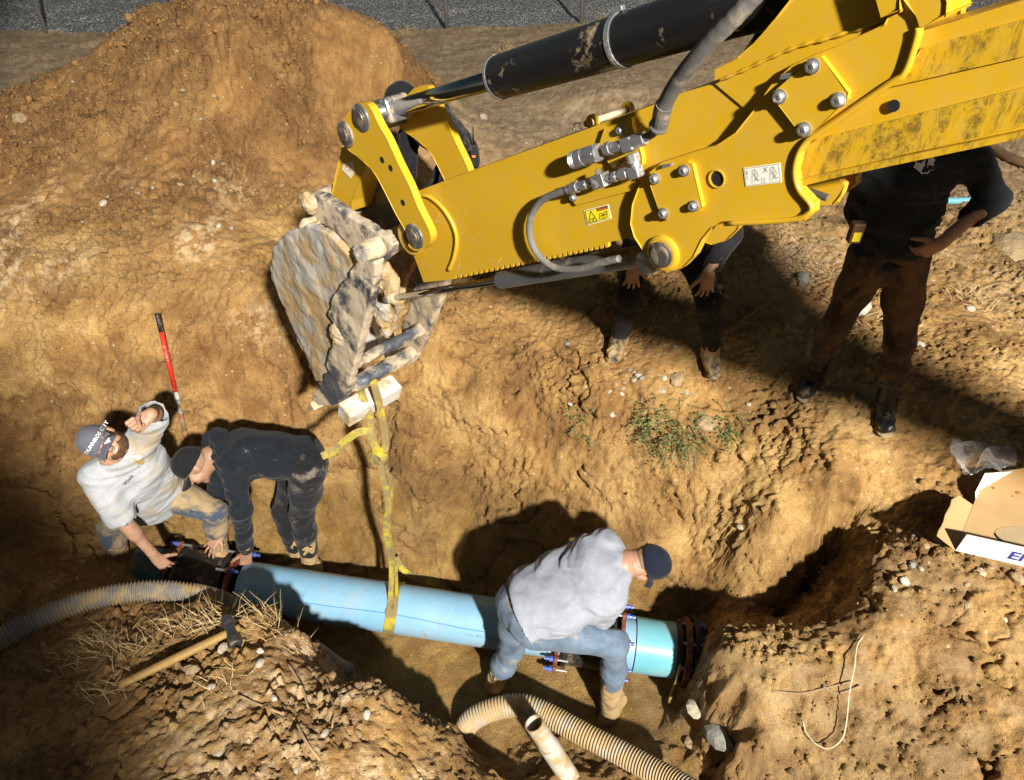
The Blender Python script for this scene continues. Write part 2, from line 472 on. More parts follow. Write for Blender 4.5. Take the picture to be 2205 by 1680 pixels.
TW += [Vector(v) for v in [(-14,17,0),(0,17,0),(14,17,0),(-14,11,0),(0,11,0),(14,11,0),(-12,8,0),(1,8,0),(4,8,0),(12,8,0),(3,6,0),(6,5.5,0),(8,3,-.05),(5,3.5,0),(4.5,2.5,-.1),
    (-2.1,6.6,1.75),(-3.3,7,1.45),(-4.2,7,.92),(-4.9,7,.7),(-1.5,8.6,.25),(-2.7,8.7,.25),(-.4,9,0),(-4,8.7,.05),(-5.5,8.3,0),(-7,6.8,.2),(-8,5,.3),(-1.1,6.9,1.25),
    (-6,5.5,.5),(-6,4.5,.35),(-6,3.7,-.9),(-6,3.1,-1.2),(-6,2.6,-.8),(-6,1.5,-.4),(-8,3.3,-1.0),(-9,1,-.3),
    (0,.6,-1.2),(-1.5,.7,-.25),(1.5,.7,-1.05),(-3,1,-.3),(3,1,-.45),(0,-1,-1.0),(2,-1,-1.0),(0,-5,-.5),(-6,-5,-.4),(6,-5,-.4),(6,0,-.3),(-6,0,-.3),(.4,1.3,-1.32),(1.0,1.2,-1.25),(-12,-5,0),(12,-5,0),(4,1.2,-.3),(6,1.5,-.25)]]
TW = np.array([list(v) for v in TW])
def _fit(P, Z):
    n = len(P); d = np.hypot(P[:, None, 0] - P[None, :, 0], P[:, None, 1] - P[None, :, 1])
    A = np.zeros((n + 3, n + 3)); A[:n, :n] = d + np.eye(n) * 0.004; A[:n, n] = 1; A[:n, n + 1:] = P; A[n:, :n] = A[:n, n:].T
    return np.linalg.solve(A, np.concatenate([Z, np.zeros(3)]))
_tw = _fit(TW[:, :2], TW[:, 2])
def base_h(x, y):
    out = np.empty(len(x))
    for i in range(0, len(x), 40000):
        a, b = x[i:i + 40000], y[i:i + 40000]
        d = np.hypot(a[:, None] - TW[None, :, 0], b[:, None] - TW[None, :, 1])
        out[i:i + 40000] = d @ _tw[:-3] + _tw[-3] + _tw[-2] * a + _tw[-1] * b
    return out
# graded grid
ys = [0.75]
while ys[-1] < 17.5:
    y = ys[-1]; ys.append(y + (0.006 if 2.85 < y < 4.1 else 0.009 if y < 4.3 else 0.009 + (y - 4.3) * 0.0085))
ys = np.array(ys); NYG = len(ys); NXG = 960
hw = np.where(ys < 4.0, 4.5, 4.5 + (ys - 4.0) * 0.62)
GX = (np.linspace(-1, 1, NXG)[None, :] * hw[:, None]); GY = np.repeat(ys[:, None], NXG, 1)
x, y = GX.ravel(), GY.ravel()
z = base_h(x, y)
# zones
heap = sstep(0.25, 0.7, z) * sstep(4.4, 5.2, y) * (1 - sstep(-0.7, 0.1, x))
wet = sstep(-0.75, -1.25, z) * (1 - sstep(1.0, 1.25, x)) * sstep(1.3, 1.8, y)
blk = sstep(1.0, 1.3, x) * (1 - sstep(2.5, 2.9, y)) * sstep(-1.35, -1.0, z)
dep = y * cP - (z - CAM_H) * sP; pxy = np.stack([CX + FPX * x / dep, CY - FPX * (y * sP + (z - CAM_H) * cP) / dep], 1)
cutpoly = np.array([(1515, 1408), (1600, 1425), (1680, 1437), (1750, 1432), (1813, 1430), (1882, 1450), (1945, 1440), (1975, 1495), (2113, 1661), (2160, 1760), (1600, 1760), (1590, 1620), (1535, 1480)], float)
smoothcut = np.zeros(len(x)); sel = (x > 0.8) & (x < 2.8) & (y < 2.6)
smoothcut[sel] = sstep(12.0, -12.0, poly_sdf(cutpoly, pxy[sel]) + 14 * perlin(np.stack([x, y, z], 1)[sel], 9.0, 4.0))
near = (1 - sstep(2.0, 2.6, y)) * (1 - sstep(0.0, 0.4, x)) * sstep(-1.3, -0.9, z)
wall = sstep(0.1, -0.3, z) * sstep(-1.5, -1.1, z) * sstep(2.6, 3.2, y)
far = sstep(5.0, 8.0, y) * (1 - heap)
p3 = np.stack([x, y, z], 1)
warp = np.stack([perlin(p3, 2.3, 5.0), perlin(p3, 2.3, 15.0), perlin(p3, 2.3, 25.0)], 1) * 0.12
q3 = p3 + warp
calm = 1 - 0.9 * smoothcut - 0.45 * far
amp = calm * (1 + 0.25 * heap - 0.25 * near)
n_a, n_b, n_c = perlin(q3, 1.3, 3.0), perlin(q3, 3.1, 7.0), perlin(q3, 7.5, 1.0)
n_d, n_e, n_f = perlin(q3, 17.0, 2.0), perlin(p3, 38.0, 9.0), perlin(p3, 85.0, 4.0)
patch = sstep(-0.3, 0.35, perlin(p3, 1.7, 41.0))                     # where the surface is broken up
rid = (1 - 2 * np.abs(n_c)) * 0.5 + (1 - 2 * np.abs(n_d)) * 0.3
disp = amp * (0.035 * n_a + 0.028 * n_b + 0.012 * n_c + (0.012 + 0.010 * patch) * n_d + (0.006 + 0.007 * patch) * n_e * (1 - 0.5 * wet) + (0.003 + 0.004 * patch) * n_f * (1 - 0.6 * wet))
disp += amp * patch * 0.014 * rid
# crumbly clods, three sizes
w1 = worley(q3, 8.0); w2 = worley(p3, 19.0); w3 = worley(p3 + warp * 0.3, 42.0)
clod = np.clip(0.8 * heap + 1.25 * blk * (1 - smoothcut) + 0.32 * near + 0.32 * patch * (1 - wet) * (1 - 0.5 * wall), 0, 1) * (0.30 + 0.70 * patch) * (1 - 0.6 * far) * (1 - 0.95 * smoothcut)
disp += clod * ((0.045 - 0.022 * blk - 0.015 * near) * (0.55 - w1) + 0.036 * (0.5 - w2) + 0.018 * (0.5 - w3))
# crevices between the crumbs
disp -= (0.25 + 0.75 * patch) * (1 - 0.75 * wet) * (1 - smoothcut) * (1 - 0.6 * far) * (0.022 * sstep(0.56, 0.8, w2) + 0.011 * sstep(0.5, 0.75, w3))
# loose lumps standing proud
pick = sstep(0.12, 0.3, perlin(p3, 5.0, 71.0)) * (1 - wet) * (1 - smoothcut) * (1 - 0.7 * far)
disp += pick * 0.030 * sstep(0.42, 0.12, w2)
# drag marks down the walls
st = perlin(np.stack([q3[:, 0] * 5, q3[:, 1] * 2.0, q3[:, 2] * 1.3], 1), 1.0, 50.0); st2 = perlin(np.stack([q3[:, 0] * 22, q3[:, 1] * 5, q3[:, 2] * 3.0], 1), 1.0, 53.0)
disp += wall * (0.020 * st + 0.008 * st2) * (1 - smoothcut)
# cracks and hollows
cr = np.abs(perlin(q3 + warp * 0.8, 2.2, 77.0) + 0.12 * n_d); crm = sstep(0.0, 0.35, perlin(p3, 1.1, 60.0))
crack = np.exp(-(cr / 0.020) ** 2) * crm * (1 - smoothcut) * (1 - far) * (1 - 0.4 * wet)
disp -= 0.065 * crack
cr2 = np.abs(perlin(q3, 6.5, 17.0) + 0.15 * n_e); disp -= 0.022 * np.exp(-(cr2 / 0.045) ** 2) * sstep(0.0, 0.4, perlin(p3, 2.1, 66.0)) * (1 - smoothcut) * (1 - 0.6 * wet)
disp += wall * 0.030 * perlin(np.stack([q3[:, 0] * 1.5 + q3[:, 2] * 1.2, q3[:, 1], q3[:, 2] * 2.6], 1), 1.0, 97.0)
# scrape marks left by the bucket teeth
tm = sstep(0.05, 0.3, perlin(p3, 1.3, 131.0)) * np.clip(wall + 0.4 * wet, 0, 1)
disp += tm * 0.012 * perlin(np.stack([(q3[:, 0] * 0.8 + q3[:, 2] * 0.5) * 34, q3[:, 1] * 6, (q3[:, 2] - q3[:, 0] * 0.5) * 2.0], 1), 1.0, 141.0)
# ledges where lumps have broken away from the walls
led = perlin(np.stack([q3[:, 0] * 1.8, q3[:, 1] * 1.8, q3[:, 2] * 3.2], 1), 1.0, 88.0) + 0.12 * n_d
disp += wall * 0.045 * sstep(0.0, 0.07, led)
# wet mud: slumped, rounded folds
disp += wet * 0.016 * (1 - 2.2 * np.abs(perlin(q3 + warp, 6.0, 23.0))) + wet * 0.006 * perlin(q3, 26.0, 29.0)
# bucket scrape lines on the smeared cut
disp += smoothcut * 0.004 * perlin(np.stack([(x * 0.5 + y) * 60, (x - y * 0.5) * 3, z * 3], 1), 1.0, 12.0)
Z2 = z.reshape(NYG, NXG)
gy = np.gradient(Z2, axis=0) / np.gradient(GY, axis=0); gx = np.gradient(Z2, axis=1) / np.gradient(GX, axis=1)
for _ in range(6):
    gx[1:-1, 1:-1] = (gx[:-2, 1:-1] + gx[2:, 1:-1] + gx[1:-1, :-2] + gx[1:-1, 2:]) / 4; gy[1:-1, 1:-1] = (gy[:-2, 1:-1] + gy[2:, 1:-1] + gy[1:-1, :-2] + gy[1:-1, 2:]) / 4
N = np.stack([-gx.ravel(), -gy.ravel(), np.ones(len(x))], 1); N /= np.linalg.norm(N, axis=1)[:, None]
TV = p3 + N * disp[:, None]
# puddled mud: level and glossy in the lowest pockets
low = (TV[:, 2] < -1.60) & (wet > 0.3)
TV[low, 2] = -1.60 + (TV[low, 2] + 1.60) * 0.25
HZ = TV[:, 2].reshape(NYG, NXG)
def ground_z(px, py):
    """final terrain height at world x, y"""
    j = int(np.clip(np.searchsorted(ys, py) - 1, 0, NYG - 2)); i = int(np.clip((px / hw[j] + 1) / 2 * (NXG - 1), 0, NXG - 2))
    return float(HZ[j:j + 2, i:i + 2].mean())
def ground_hit(px, py):
    """first point of the terrain along the ray through a working pixel"""
    d = ray(px, py); t = 1.2; pz = None
    while t < 30:
        w = CAMP + d * t
        if w.y > ys[0] and w.z < ground_z(w.x, w.y): return CAMP + d * (t - 0.005)
        t += 0.012
    return CAMP + d * t
wall_pale = sstep(0.05, 0.5, perlin(p3, 1.6, 21.0)) * sstep(-0.2, 0.25, z) * (1 - sstep(0.5, 0.75, z)) * (1 - sstep(-1.4, -0.6, x)) * sstep(3.6, 4.0, y)
pale = np.clip(0.9 * wall_pale + 0.55 * sstep(-0.1, 0.5, perlin(p3, 0.9, 33.0)) * sstep(1.2, 2.6, x) * sstep(2.9, 3.6, y) * (1 - sstep(6, 8, y))
               + 0.7 * near * sstep(-1.9, -1.2, x) * sstep(-0.1, 0.3, perlin(p3, 1.4, 13.0) + 0.2) + 0.6 * sstep(0.08, 0.2, z) * sstep(-0.2, 0.2, x) * sstep(4.8, 5.5, y) * (1 - sstep(7.5, 8.5, y)), 0, 1)
red = np.clip(0.7 * heap + 0.5 * sstep(0.0, 0.5, perlin(p3, 0.8, 91.0)) * (1 - far) + 0.5 * (1 - sstep(-2.3, -1.5, x)) * (1 - sstep(2.6, 3.0, y)), 0, 1)
GRAIN = np.clip(0.5 + 0.6 * clod + 0.3 * patch + 0.6 * wet - 0.45 * smoothcut, 0.1, 1.2).astype(np.float32)
def fbm(p, sc, n, off):
    r = 0; a = 1.0
    for i in range(n): r = r + a * perlin(p, sc * 2 ** i, off + i * 9.7); a *= 0.62
    return np.clip(0.5 + 0.42 * r, 0, 1)
def cramp(v, stops):
    xs = [k for k, _ in stops]; return np.stack([np.interp(v, xs, [c[i] for _, c in stops]) for i in range(3)], 1)
def lerp3(a, b, f): return a + (b - a) * f[:, None]
f1, f2, f3 = fbm(TV, 1.7, 4, 200.0), fbm(TV, 14.0, 3, 300.0), fbm(TV, 5.5, 4, 400.0)
col = cramp(f1, [(0.25, (0.265, 0.15, 0.048)), (0.5, (0.385, 0.235, 0.08)), (0.75, (0.49, 0.325, 0.128))])
col = lerp3(col, cramp(f2, [(0.3, (0.26, 0.142, 0.047)), (0.7, (0.375, 0.22, 0.08))]), red)
col = lerp3(col, cramp(f2, [(0.3, (0.46, 0.33, 0.18)), (0.7, (0.64, 0.50, 0.32))]), pale * sstep(0.36, 0.62, f2))
col = lerp3(col, cramp(f1, [(0.3, (0.27, 0.163, 0.052)), (0.7, (0.40, 0.255, 0.09))]), wet)
col = lerp3(col, np.tile([0.30, 0.21, 0.10], (len(x), 1)), 0.85 * smoothcut)
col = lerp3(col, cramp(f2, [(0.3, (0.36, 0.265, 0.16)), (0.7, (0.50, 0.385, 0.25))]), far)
col *= 1 + 0.6 * (cramp(f3, [(0.3, (0.68, 0.60, 0.50)), (0.55, (1, 1, 1)), (0.75, (1.2, 1.22, 1.24))]) - 1)
col *= np.array([1.0, 0.955, 0.90]); col = lerp3(col, col * np.array([1.0, 0.93, 0.85]), 0.5 * heap)
rgh = np.interp(np.clip(wet + 0.35 * smoothcut, 0, 1) * np.interp(fbm(TV, 5.0, 2, 500.0), [0.35, 0.65], [1.0, 0.35]), [0, 0.6, 1.0], [0.95, 0.34, 0.17])
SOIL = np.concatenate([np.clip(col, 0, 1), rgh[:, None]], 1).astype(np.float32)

def soil_material():
    m, nt, b = mat_new('soil'); t = NT(nt); co = t.coord('Object')
    a = t.n('ShaderNodeAttribute'); a.attribute_name = 'soil'; ga = t.n('ShaderNodeAttribute'); ga.attribute_name = 'grain'
    n3 = t.noise(co, 75.0, 4, 0.75)
    c = t.mix(0.85, a.outputs['Color'], t.ramp(n3, [(0.28, (0.52, 0.49, 0.44)), (0.5, (1, 1, 1)), (0.72, (1.4, 1.4, 1.4))]), 'MULTIPLY')
    vor = t.n('ShaderNodeTexVoronoi'); vor.inputs['Scale'].default_value = 26.0; t.l(co, vor.inputs['Vector'])
    vs = t.n('ShaderNodeSeparateColor'); t.l(vor.outputs['Color'], vs.inputs[0])
    peb = t.math('MULTIPLY', t.ramp(vor.outputs['Distance'], [(0.16, 1.0), (0.26, 0.0)]), t.math('GREATER_THAN', vs.outputs[0], 0.88))
    peb = t.math('MULTIPLY', peb, t.math('GREATER_THAN', a.outputs['Alpha'], 0.85))
    t.l(t.mix(t.math('MULTIPLY', peb, 0.6), c, (0.60, 0.50, 0.36)), b.inputs['Base Color'])
    t.l(a.outputs['Alpha'], b.inputs['Roughness']); b.inputs['Specular IOR Level'].default_value = 0.6
    t.l(t.bump(t.math('MULTIPLY', t.noise(co, 110.0, 3, 0.8), ga.outputs['Fac']), 1.0, 0.016), b.inputs['Normal'])
    return m
M_SOIL = soil_material()
def gravel_material():
    m, nt, b = mat_new('gravel'); t = NT(nt); co = t.coord('Object')
    v = t.n('ShaderNodeTexVoronoi'); v.inputs['Scale'].default_value = 24.0; t.l(co, v.inputs['Vector'])
    s = t.n('ShaderNodeSeparateColor'); t.l(v.outputs['Color'], s.inputs[0])
    c = t.ramp(s.outputs[0], [(0.0, (0.32, 0.32, 0.325)), (0.6, (0.58, 0.58, 0.57)), (1.0, (0.8, 0.79, 0.77))])
    t.l(t.mix(t.ramp(v.outputs['Distance'], [(0.3, 0.0), (0.55, 0.85)]), c, (0.12, 0.118, 0.112)), b.inputs['Base Color'])
    b.inputs['Roughness'].default_value = 0.9
    t.l(t.bump(t.math('SUBTRACT', 1.0, v.outputs['Distance']), 1.0, 0.03), b.inputs['Normal'])
    return m
M_GRAVEL = gravel_material()

TF = (np.arange(NYG - 1)[:, None] * NXG + np.arange(NXG - 1)[None, :]).ravel()
TF = np.stack([TF, TF + 1, TF + NXG + 1, TF + NXG], 1)
FC = TV[TF].mean(axis=1); fheap = heap[TF].mean(axis=1)
FENCE_Y = 12.75
edge = FENCE_Y + 0.06 + 0.08 * perlin(np.stack([FC[:, 0], FC[:, 0] * 0, FC[:, 0] * 0], 1), 2.0)
is_gravel = FC[:, 1] > edge
is_heap = (fheap > 0.5) & ~is_gravel
def terrain_part(name, sel, mat):
    f = TF[sel]; u, inv = np.unique(f, return_inverse=True)
    o = MO(name, TV[u], inv.reshape(f.shape), mat, smooth=True, origin=(0, 0, 0))
    at = o.data.attributes.new('soil', 'FLOAT_COLOR', 'POINT'); at.data.foreach_set('color', SOIL[u].ravel())
    at = o.data.attributes.new('grain', 'FLOAT', 'POINT'); at.data.foreach_set('value', GRAIN[u])
    return o
tag(terrain_part('ground', ~is_gravel & ~is_heap, M_SOIL), kind='structure')
tag(terrain_part('gravel_road', is_gravel, M_GRAVEL), kind='structure')
tag(terrain_part('dirt_heap', is_heap, M_SOIL), 'tall brown heap of freshly dug soil in front of the fence', 'dirt heap')
# plain land out to the horizon round the detailed part
fx = np.concatenate([np.linspace(-300, -16, 30), np.linspace(-15, 15, 61), np.linspace(16, 300, 30)])
fy = np.concatenate([np.linspace(-150, -6, 30), np.linspace(-5, 18, 47), np.linspace(19, 300, 30)])
FX, FY = np.meshgrid(fx, fy); fz = base_h(np.clip(FX.ravel(), -14, 14), np.clip(FY.ravel(), -5, 17)) - 0.06
fade = np.exp(-np.maximum(0, np.maximum(np.abs(FX.ravel()) - 12, np.maximum(FY.ravel() - 16, -4 - FY.ravel()))) / 3)
fv = np.stack([FX.ravel(), FY.ravel(), fz * fade - 0.06 * (1 - fade)], 1)
ff = (np.arange(len(fy) - 1)[:, None] * len(fx) + np.arange(len(fx) - 1)[None, :]).ravel()
ff = np.stack([ff, ff + 1, ff + len(fx) + 1, ff + len(fx)], 1)
fcn = fv[ff].mean(axis=1); inside = (fcn[:, 1] > 1.2) & (fcn[:, 1] < 17.0) & (np.abs(fcn[:, 0]) < np.where(fcn[:, 1] < 4, 4.5, 4.5 + (fcn[:, 1] - 4) * 0.62) - 0.7)
far_o = MO('land', fv, ff[~inside], M_SOIL, smooth=True, origin=(0, 0, 0))
at = far_o.data.attributes.new('soil', 'FLOAT_COLOR', 'POINT'); at.data.foreach_set('color', np.tile(np.array([0.40, 0.29, 0.17, 0.95], np.float32), (len(fv), 1)).ravel())
at = far_o.data.attributes.new('grain', 'FLOAT', 'POINT'); at.data.foreach_set('value', np.ones(len(fv), np.float32))
tag(far_o, kind='structure')

# loose crumbs of soil lying on the surface: far too many to count, one object
t_ = (1 + 5 ** .5) / 2
ICO_V = np.array([(-1, t_, 0), (1, t_, 0), (-1, -t_, 0), (1, -t_, 0), (0, -1, t_), (0, 1, t_), (0, -1, -t_), (0, 1, -t_), (t_, 0, -1), (t_, 0, 1), (-t_, 0, -1), (-t_, 0, 1)]) / 1.9
ICO_F = np.array([(0, 11, 5), (0, 5, 1), (0, 1, 7), (0, 7, 10), (0, 10, 11), (1, 5, 9), (5, 11, 4), (11, 10, 2), (10, 7, 6), (7, 1, 8), (3, 9, 4), (3, 4, 2), (3, 2, 6), (3, 6, 8), (3, 8, 9), (4, 9, 5), (2, 4, 11), (6, 2, 10), (8, 6, 7), (9, 8, 1)])
wgt = (0.08 + clod + 0.8 * blk) * (0.2 + patch) * (1 - 0.92 * wet) * (1 - 0.9 * smoothcut) * (1 - 0.9 * far) * sstep(9.0, 6.5, y)
dens = np.gradient(GX, axis=1).ravel() * np.gradient(GY, axis=0).ravel(); wgt = wgt * dens
NCR = 18000
pick_i = RNG.choice(len(x), NCR, p=wgt / wgt.sum())
rad = 0.0035 + 0.0085 * RNG.rand(NCR) ** 3 + 0.020 * (RNG.rand(NCR) > 0.975) * RNG.rand(NCR); rad *= 1 + 0.10 * np.maximum(0, y[pick_i] - 3)
big = RNG.rand(NCR) < 0.10 * (blk[pick_i] * (1 - smoothcut[pick_i]) + 0.5 * heap[pick_i] + 0.4 * near[pick_i]); rad = np.where(big, 0.009 + 0.016 * RNG.rand(NCR) ** 2, rad)
cv = ICO_V[None] * (1 + 0.45 * (RNG.rand(NCR, 12, 1) - 0.5)) * rad[:, None, None] * (0.7 + 0.6 * RNG.rand(NCR, 1, 3))
cv = cv + (TV[pick_i] + N[pick_i] * rad[:, None] * 0.35 + (RNG.rand(NCR, 3) - .5) * 0.006)[:, None, :]
crumbs = MO('soil_crumbs', cv.reshape(-1, 3), (ICO_F[None] + np.arange(NCR)[:, None, None] * 12).reshape(-1, 3), M_SOIL, smooth=False, origin=(0, 0, 0))
cc = SOIL[pick_i].copy(); cc[:, :3] *= (0.62 + 0.5 * RNG.rand(NCR, 1)); cc[:, 3] = 0.95; cc = np.repeat(np.clip(cc, 0, 1), 12, axis=0).astype(np.float32)
at = crumbs.data.attributes.new('soil', 'FLOAT_COLOR', 'POINT'); at.data.foreach_set('color', cc.ravel())
at = crumbs.data.attributes.new('grain', 'FLOAT', 'POINT'); at.data.foreach_set('value', np.full(len(cc), 0.5, np.float32))
tag(crumbs, 'loose crumbs of dry soil scattered over the banks', 'soil', kind='stuff')

# ------------------------------------------------------------------ the digger arm
A_ANG = math.radians(45)
A_D = Vector((math.cos(A_ANG), -math.sin(A_ANG), 0))       # along the arm towards the machine
A_N = Vector((math.sin(A_ANG), math.cos(A_ANG), 0))        # across the arm, away from the camera
A_O = Vector((-0.70, 2.75, 0))                             # below the bucket lip
def arm(px, py, off=0.0):
    d = ray(px, py); o = A_O + A_N * off
    return CAMP + d * ((o - CAMP).dot(A_N) / d.dot(A_N))
Z1 = lambda x, y: (551 + .4716 * x, 155 + .4716 * y)
Z2c = lambda x, y: (1067.6 + .2409 * x, 215.3 + .2409 * y)
Z3 = lambda x, y: (1291.5 + .4139 * x, .4139 * y)
def apoly(pts, off, f=None): return [arm(*(f(*p) if f else p), off) for p in pts]

def yellow_paint(name, grime=0.0):
    m, nt, b = mat_new(name); t = NT(nt); co = t.coord('Object')
    n = t.noise(co, 2.2, 5); base = t.ramp(n, [(0.3, (0.53, 0.312, 0.009)), (0.7, (0.61, 0.37, 0.013))])
    sc = t.noise(co, 9.0, 9, 0.75, 1.2)
    mud = t.ramp(sc, [(0.66, 0.0), (0.72, 0.75)])
    c = t.mix(mud, base, (0.55, 0.41, 0.22))
    dust = t.ramp(t.noise(co, 30.0, 6, 0.7), [(0.40, 0.0), (0.8, 0.5)])
    c = t.mix(dust, c, (0.50, 0.33, 0.09))
    if grime:
        v = t.n('ShaderNodeMapping'); t.l(co, v.inputs['Vector']); v.inputs['Rotation'].default_value = (0, 0, A_ANG)
        v.inputs['Scale'].default_value = (7, 7, 1.6)
        g = t.ramp(t.noise(v.outputs[0], 5.0, 8, 0.8, 0.4), [(0.45, 0.0), (0.56, 0.95)])
        g2 = t.ramp(t.noise(co, 45.0, 6, 0.8), [(0.42, 0.1), (0.55, 1.0)])
        c = t.mix(t.math('MULTIPLY', t.math('MULTIPLY', g, g2), grime), c, (0.045, 0.035, 0.02))
    t.l(c, b.inputs['Base Color'])
    t.l(t.ramp(t.noise(co, 14.0, 6), [(0.3, 0.34), (0.7, 0.5)]), b.inputs['Roughness'])
    b.inputs['Coat Weight'].default_value = 0.15; b.inputs['Coat Roughness'].default_value = 0.25
    t.l(t.bump(t.noise(co, 160.0, 4), 0.12, 0.001), b.inputs['Normal'])
    return m
M_YEL = yellow_paint('yellow_paint'); M_GRIME = yellow_paint('greasy_yellow_paint', 0.75)
M_BLK = dirty('black_cylinder_paint', (0.011, 0.011, 0.012), rough=0.30, mud=0.10, mscale=9.0, var=0.1, bump=0.15)
M_CHROME = plain('chrome_rod', (0.55, 0.55, 0.56), rough=0.12, metal=1.0, var=0.05)
M_STEEL = dirty('worn_steel', (0.16, 0.17, 0.185), rough=0.45, metal=0.6, mud=0.30, mscale=9.0, bump=0.5, fine=60)
M_PIN = dirty('pin_steel', (0.23, 0.21, 0.19), rough=0.42, metal=0.8, mud=0.32, mscale=30.0, mudcol=(0.2, 0.14, 0.08), bump=0.4)
M_ZINC = dirty('zinc_fitting', (0.42, 0.43, 0.45), rough=0.38, metal=0.75, mud=0.20, mscale=24.0, mudcol=(0.52, 0.46, 0.38), bump=0.25)
M_HOSE = dirty('dusty_hose', (0.13, 0.125, 0.12), rough=0.75, mud=0.35, mscale=14.0, mudcol=(0.30, 0.26, 0.20), bump=0.3)
M_CAKED = dirty('mud_caked_steel', (0.085, 0.095, 0.115), rough=0.5, metal=0.25, mud=0.60, mscale=3.6, mudcol=(0.55, 0.44, 0.30), var=0.3, bump=0.9, fine=80, bdist=0.004, soft=0.05)
M_CAKED2 = dirty('mud_caked_side', (0.42, 0.41, 0.385), rough=0.75, mud=0.56, mscale=4.2, mudcol=(0.45, 0.31, 0.15), var=0.15, bump=0.8, fine=90, bdist=0.004, soft=0.07)
M_EAR = dirty('dark_worn_plate', (0.085, 0.095, 0.115), rough=0.45, metal=0.3, mud=0.56, mscale=5.0, mudcol=(0.56, 0.46, 0.33), var=0.35, bump=0.7, fine=90, bdist=0.003, soft=0.04)
M_GREY = plain('grey_mark', (0.13, 0.13, 0.13), 0.6)
M_WHITE = plain('white_label', (0.78, 0.75, 0.66), 0.5, var=0.05)
M_INK = plain('black_ink', (0.015, 0.015, 0.015), 0.6)
M_LABY = plain('label_yellow', (0.85, 0.70, 0.02), 0.45, var=0.03)
M_LABO = plain('label_orange', (0.75, 0.22, 0.03), 0.45, var=0.03)

ARM = empty('excavator', arm(1450, 560), 'yellow excavator arm with a muddy bucket reaching in from the upper right', 'excavator')
HWID = 0.085                                                # half width of the box section
PF = -HWID                                                  # near face
# main box section: outline traced on the near face, closed box through to the far side
box_out = [(893, 414), (1068, 349), (1424, 220), (1463, 203), (1542, 178), (1620, 150), (1650, 300), (1600, 470), (1480, 500), (1378, 524), (1352, 513), (1308, 522), (1308, 533)]
tp = Vector((1308, 533, 0)); te = Vector((980, 601, 0)); teeth = []
for i in range(29):
    a = tp.lerp(te, i / 29.0); b = tp.lerp(te, (i + 0.32) / 29.0); c_ = tp.lerp(te, (i + 0.55) / 29.0); e_ = tp.lerp(te, (i + 0.86) / 29.0)
    up = 8.0
    teeth += [(a.x, a.y), (b.x, b.y), (c_.x, c_.y - up), (e_.x, e_.y - up)]
box_out += teeth[1:] + [(980, 601), (912, 608), (891, 549), (878, 500)]
# keep the toothed lower edge on thin side plates, the box itself slightly shorter
core = [p for p in box_out if p not in teeth]
core = [(893, 414), (1068, 349), (1424, 220), (1463, 203), (1542, 178), (1620, 150), (1650, 300), (1600, 470), (1480, 500), (1378, 516), (1340, 508), (1300, 515), (1183, 540), (1068, 566), (980, 582), (915, 588), (895, 545), (882, 500)]
MB().prism(apoly(core, PF + 0.012), A_N * (2 * HWID - 0.024)).build('box_section', M_YEL, ARM)
MB().prism(apoly(box_out, PF), A_N * 0.012).build('side_plate', M_YEL, ARM, bevel=0.003)
MB().prism([p + A_N * (2 * HWID - 0.012) for p in apoly(box_out, PF)], A_N * 0.012).build('side_plate', M_YEL, ARM)
# welded half ring round the nose pin
arc = spline([arm(*Z1(x, y), PF - 0.004) for x, y in [(735, 565), (790, 570), (850, 620), (895, 690), (915, 760), (905, 840), (880, 905)]], 8)
MB().tube(arc, 0.0065, 8).build('weld_ring', M_YEL, ARM, smooth=True)
# raised doubler plates on both sides
dbl = [(1366, 510), (1358, 482), (1362, 440), (1376, 402), (1398, 372), (1428, 348), (1490, 328), (1545, 312), (1585, 285), (1625, 235), (1665, 182), (1705, 145), (1750, 118), (1800, 100), (1905, 52), (1940, -10),
       (1985, -20), (1979, 41), (1974, 83), (1950, 157), (1912, 186), (1767, 286), (1740, 306), (1722, 331), (1713, 372), (1722, 410), (1751, 439), (1749, 459), (1730, 476), (1640, 477), (1560, 478), (1532, 490), (1512, 515), (1494, 552), (1470, 577), (1440, 585), (1412, 574), (1392, 550)]
DP = PF - 0.022
MB().prism(apoly(dbl, DP), A_N * 0.022).build('doubler_plate', M_YEL, ARM, bevel=0.003)
# far side doubler, shifted across the arm
fd = [p + A_N * (2 * HWID + 0.022) for p in apoly(dbl, DP)]
MB().prism(fd, A_N * 0.02).build('doubler_plate', M_YEL, ARM, bevel=0.003)
# rounded rim along the rear edge of the doubler
rim = spline([arm(x, y, DP - 0.004) for x, y in [(1976, 60), (1972, 86), (1948, 155), (1910, 184), (1765, 284), (1735, 306), (1718, 333), (1711, 372), (1719, 408), (1744, 440), (1741, 458), (1700, 474), (1560, 482)]], 6)
MB().tube(rim, 0.006, 8).build('edge_rim', M_YEL, ARM, smooth=True)
# upper gusset plate, between the box and the boom
gus = [(1542, 178), (1542, 153), (1589, 124), (1623, 99), (1651, 68), (1676, 33), (1706, -5), (1730, -70), (1950, -70), (1960, 40), (1900, 110), (1800, 200), (1640, 260)]
MB().prism(apoly(gus, PF - 0.004), A_N * (2 * HWID + 0.008)).build('gusset', M_YEL, ARM, bevel=0.004)
weld = spline([arm(x, y, PF - 0.006) for x, y in [(1545, 175), (1600, 152), (1660, 124), (1720, 100), (1780, 84), (1850, 62), (1905, 44)]], 6)
MB().tube(weld, lambda t: 0.0035 + 0.0012 * math.sin(t * 160), 6).build('weld_seam', M_YEL, ARM, smooth=True)
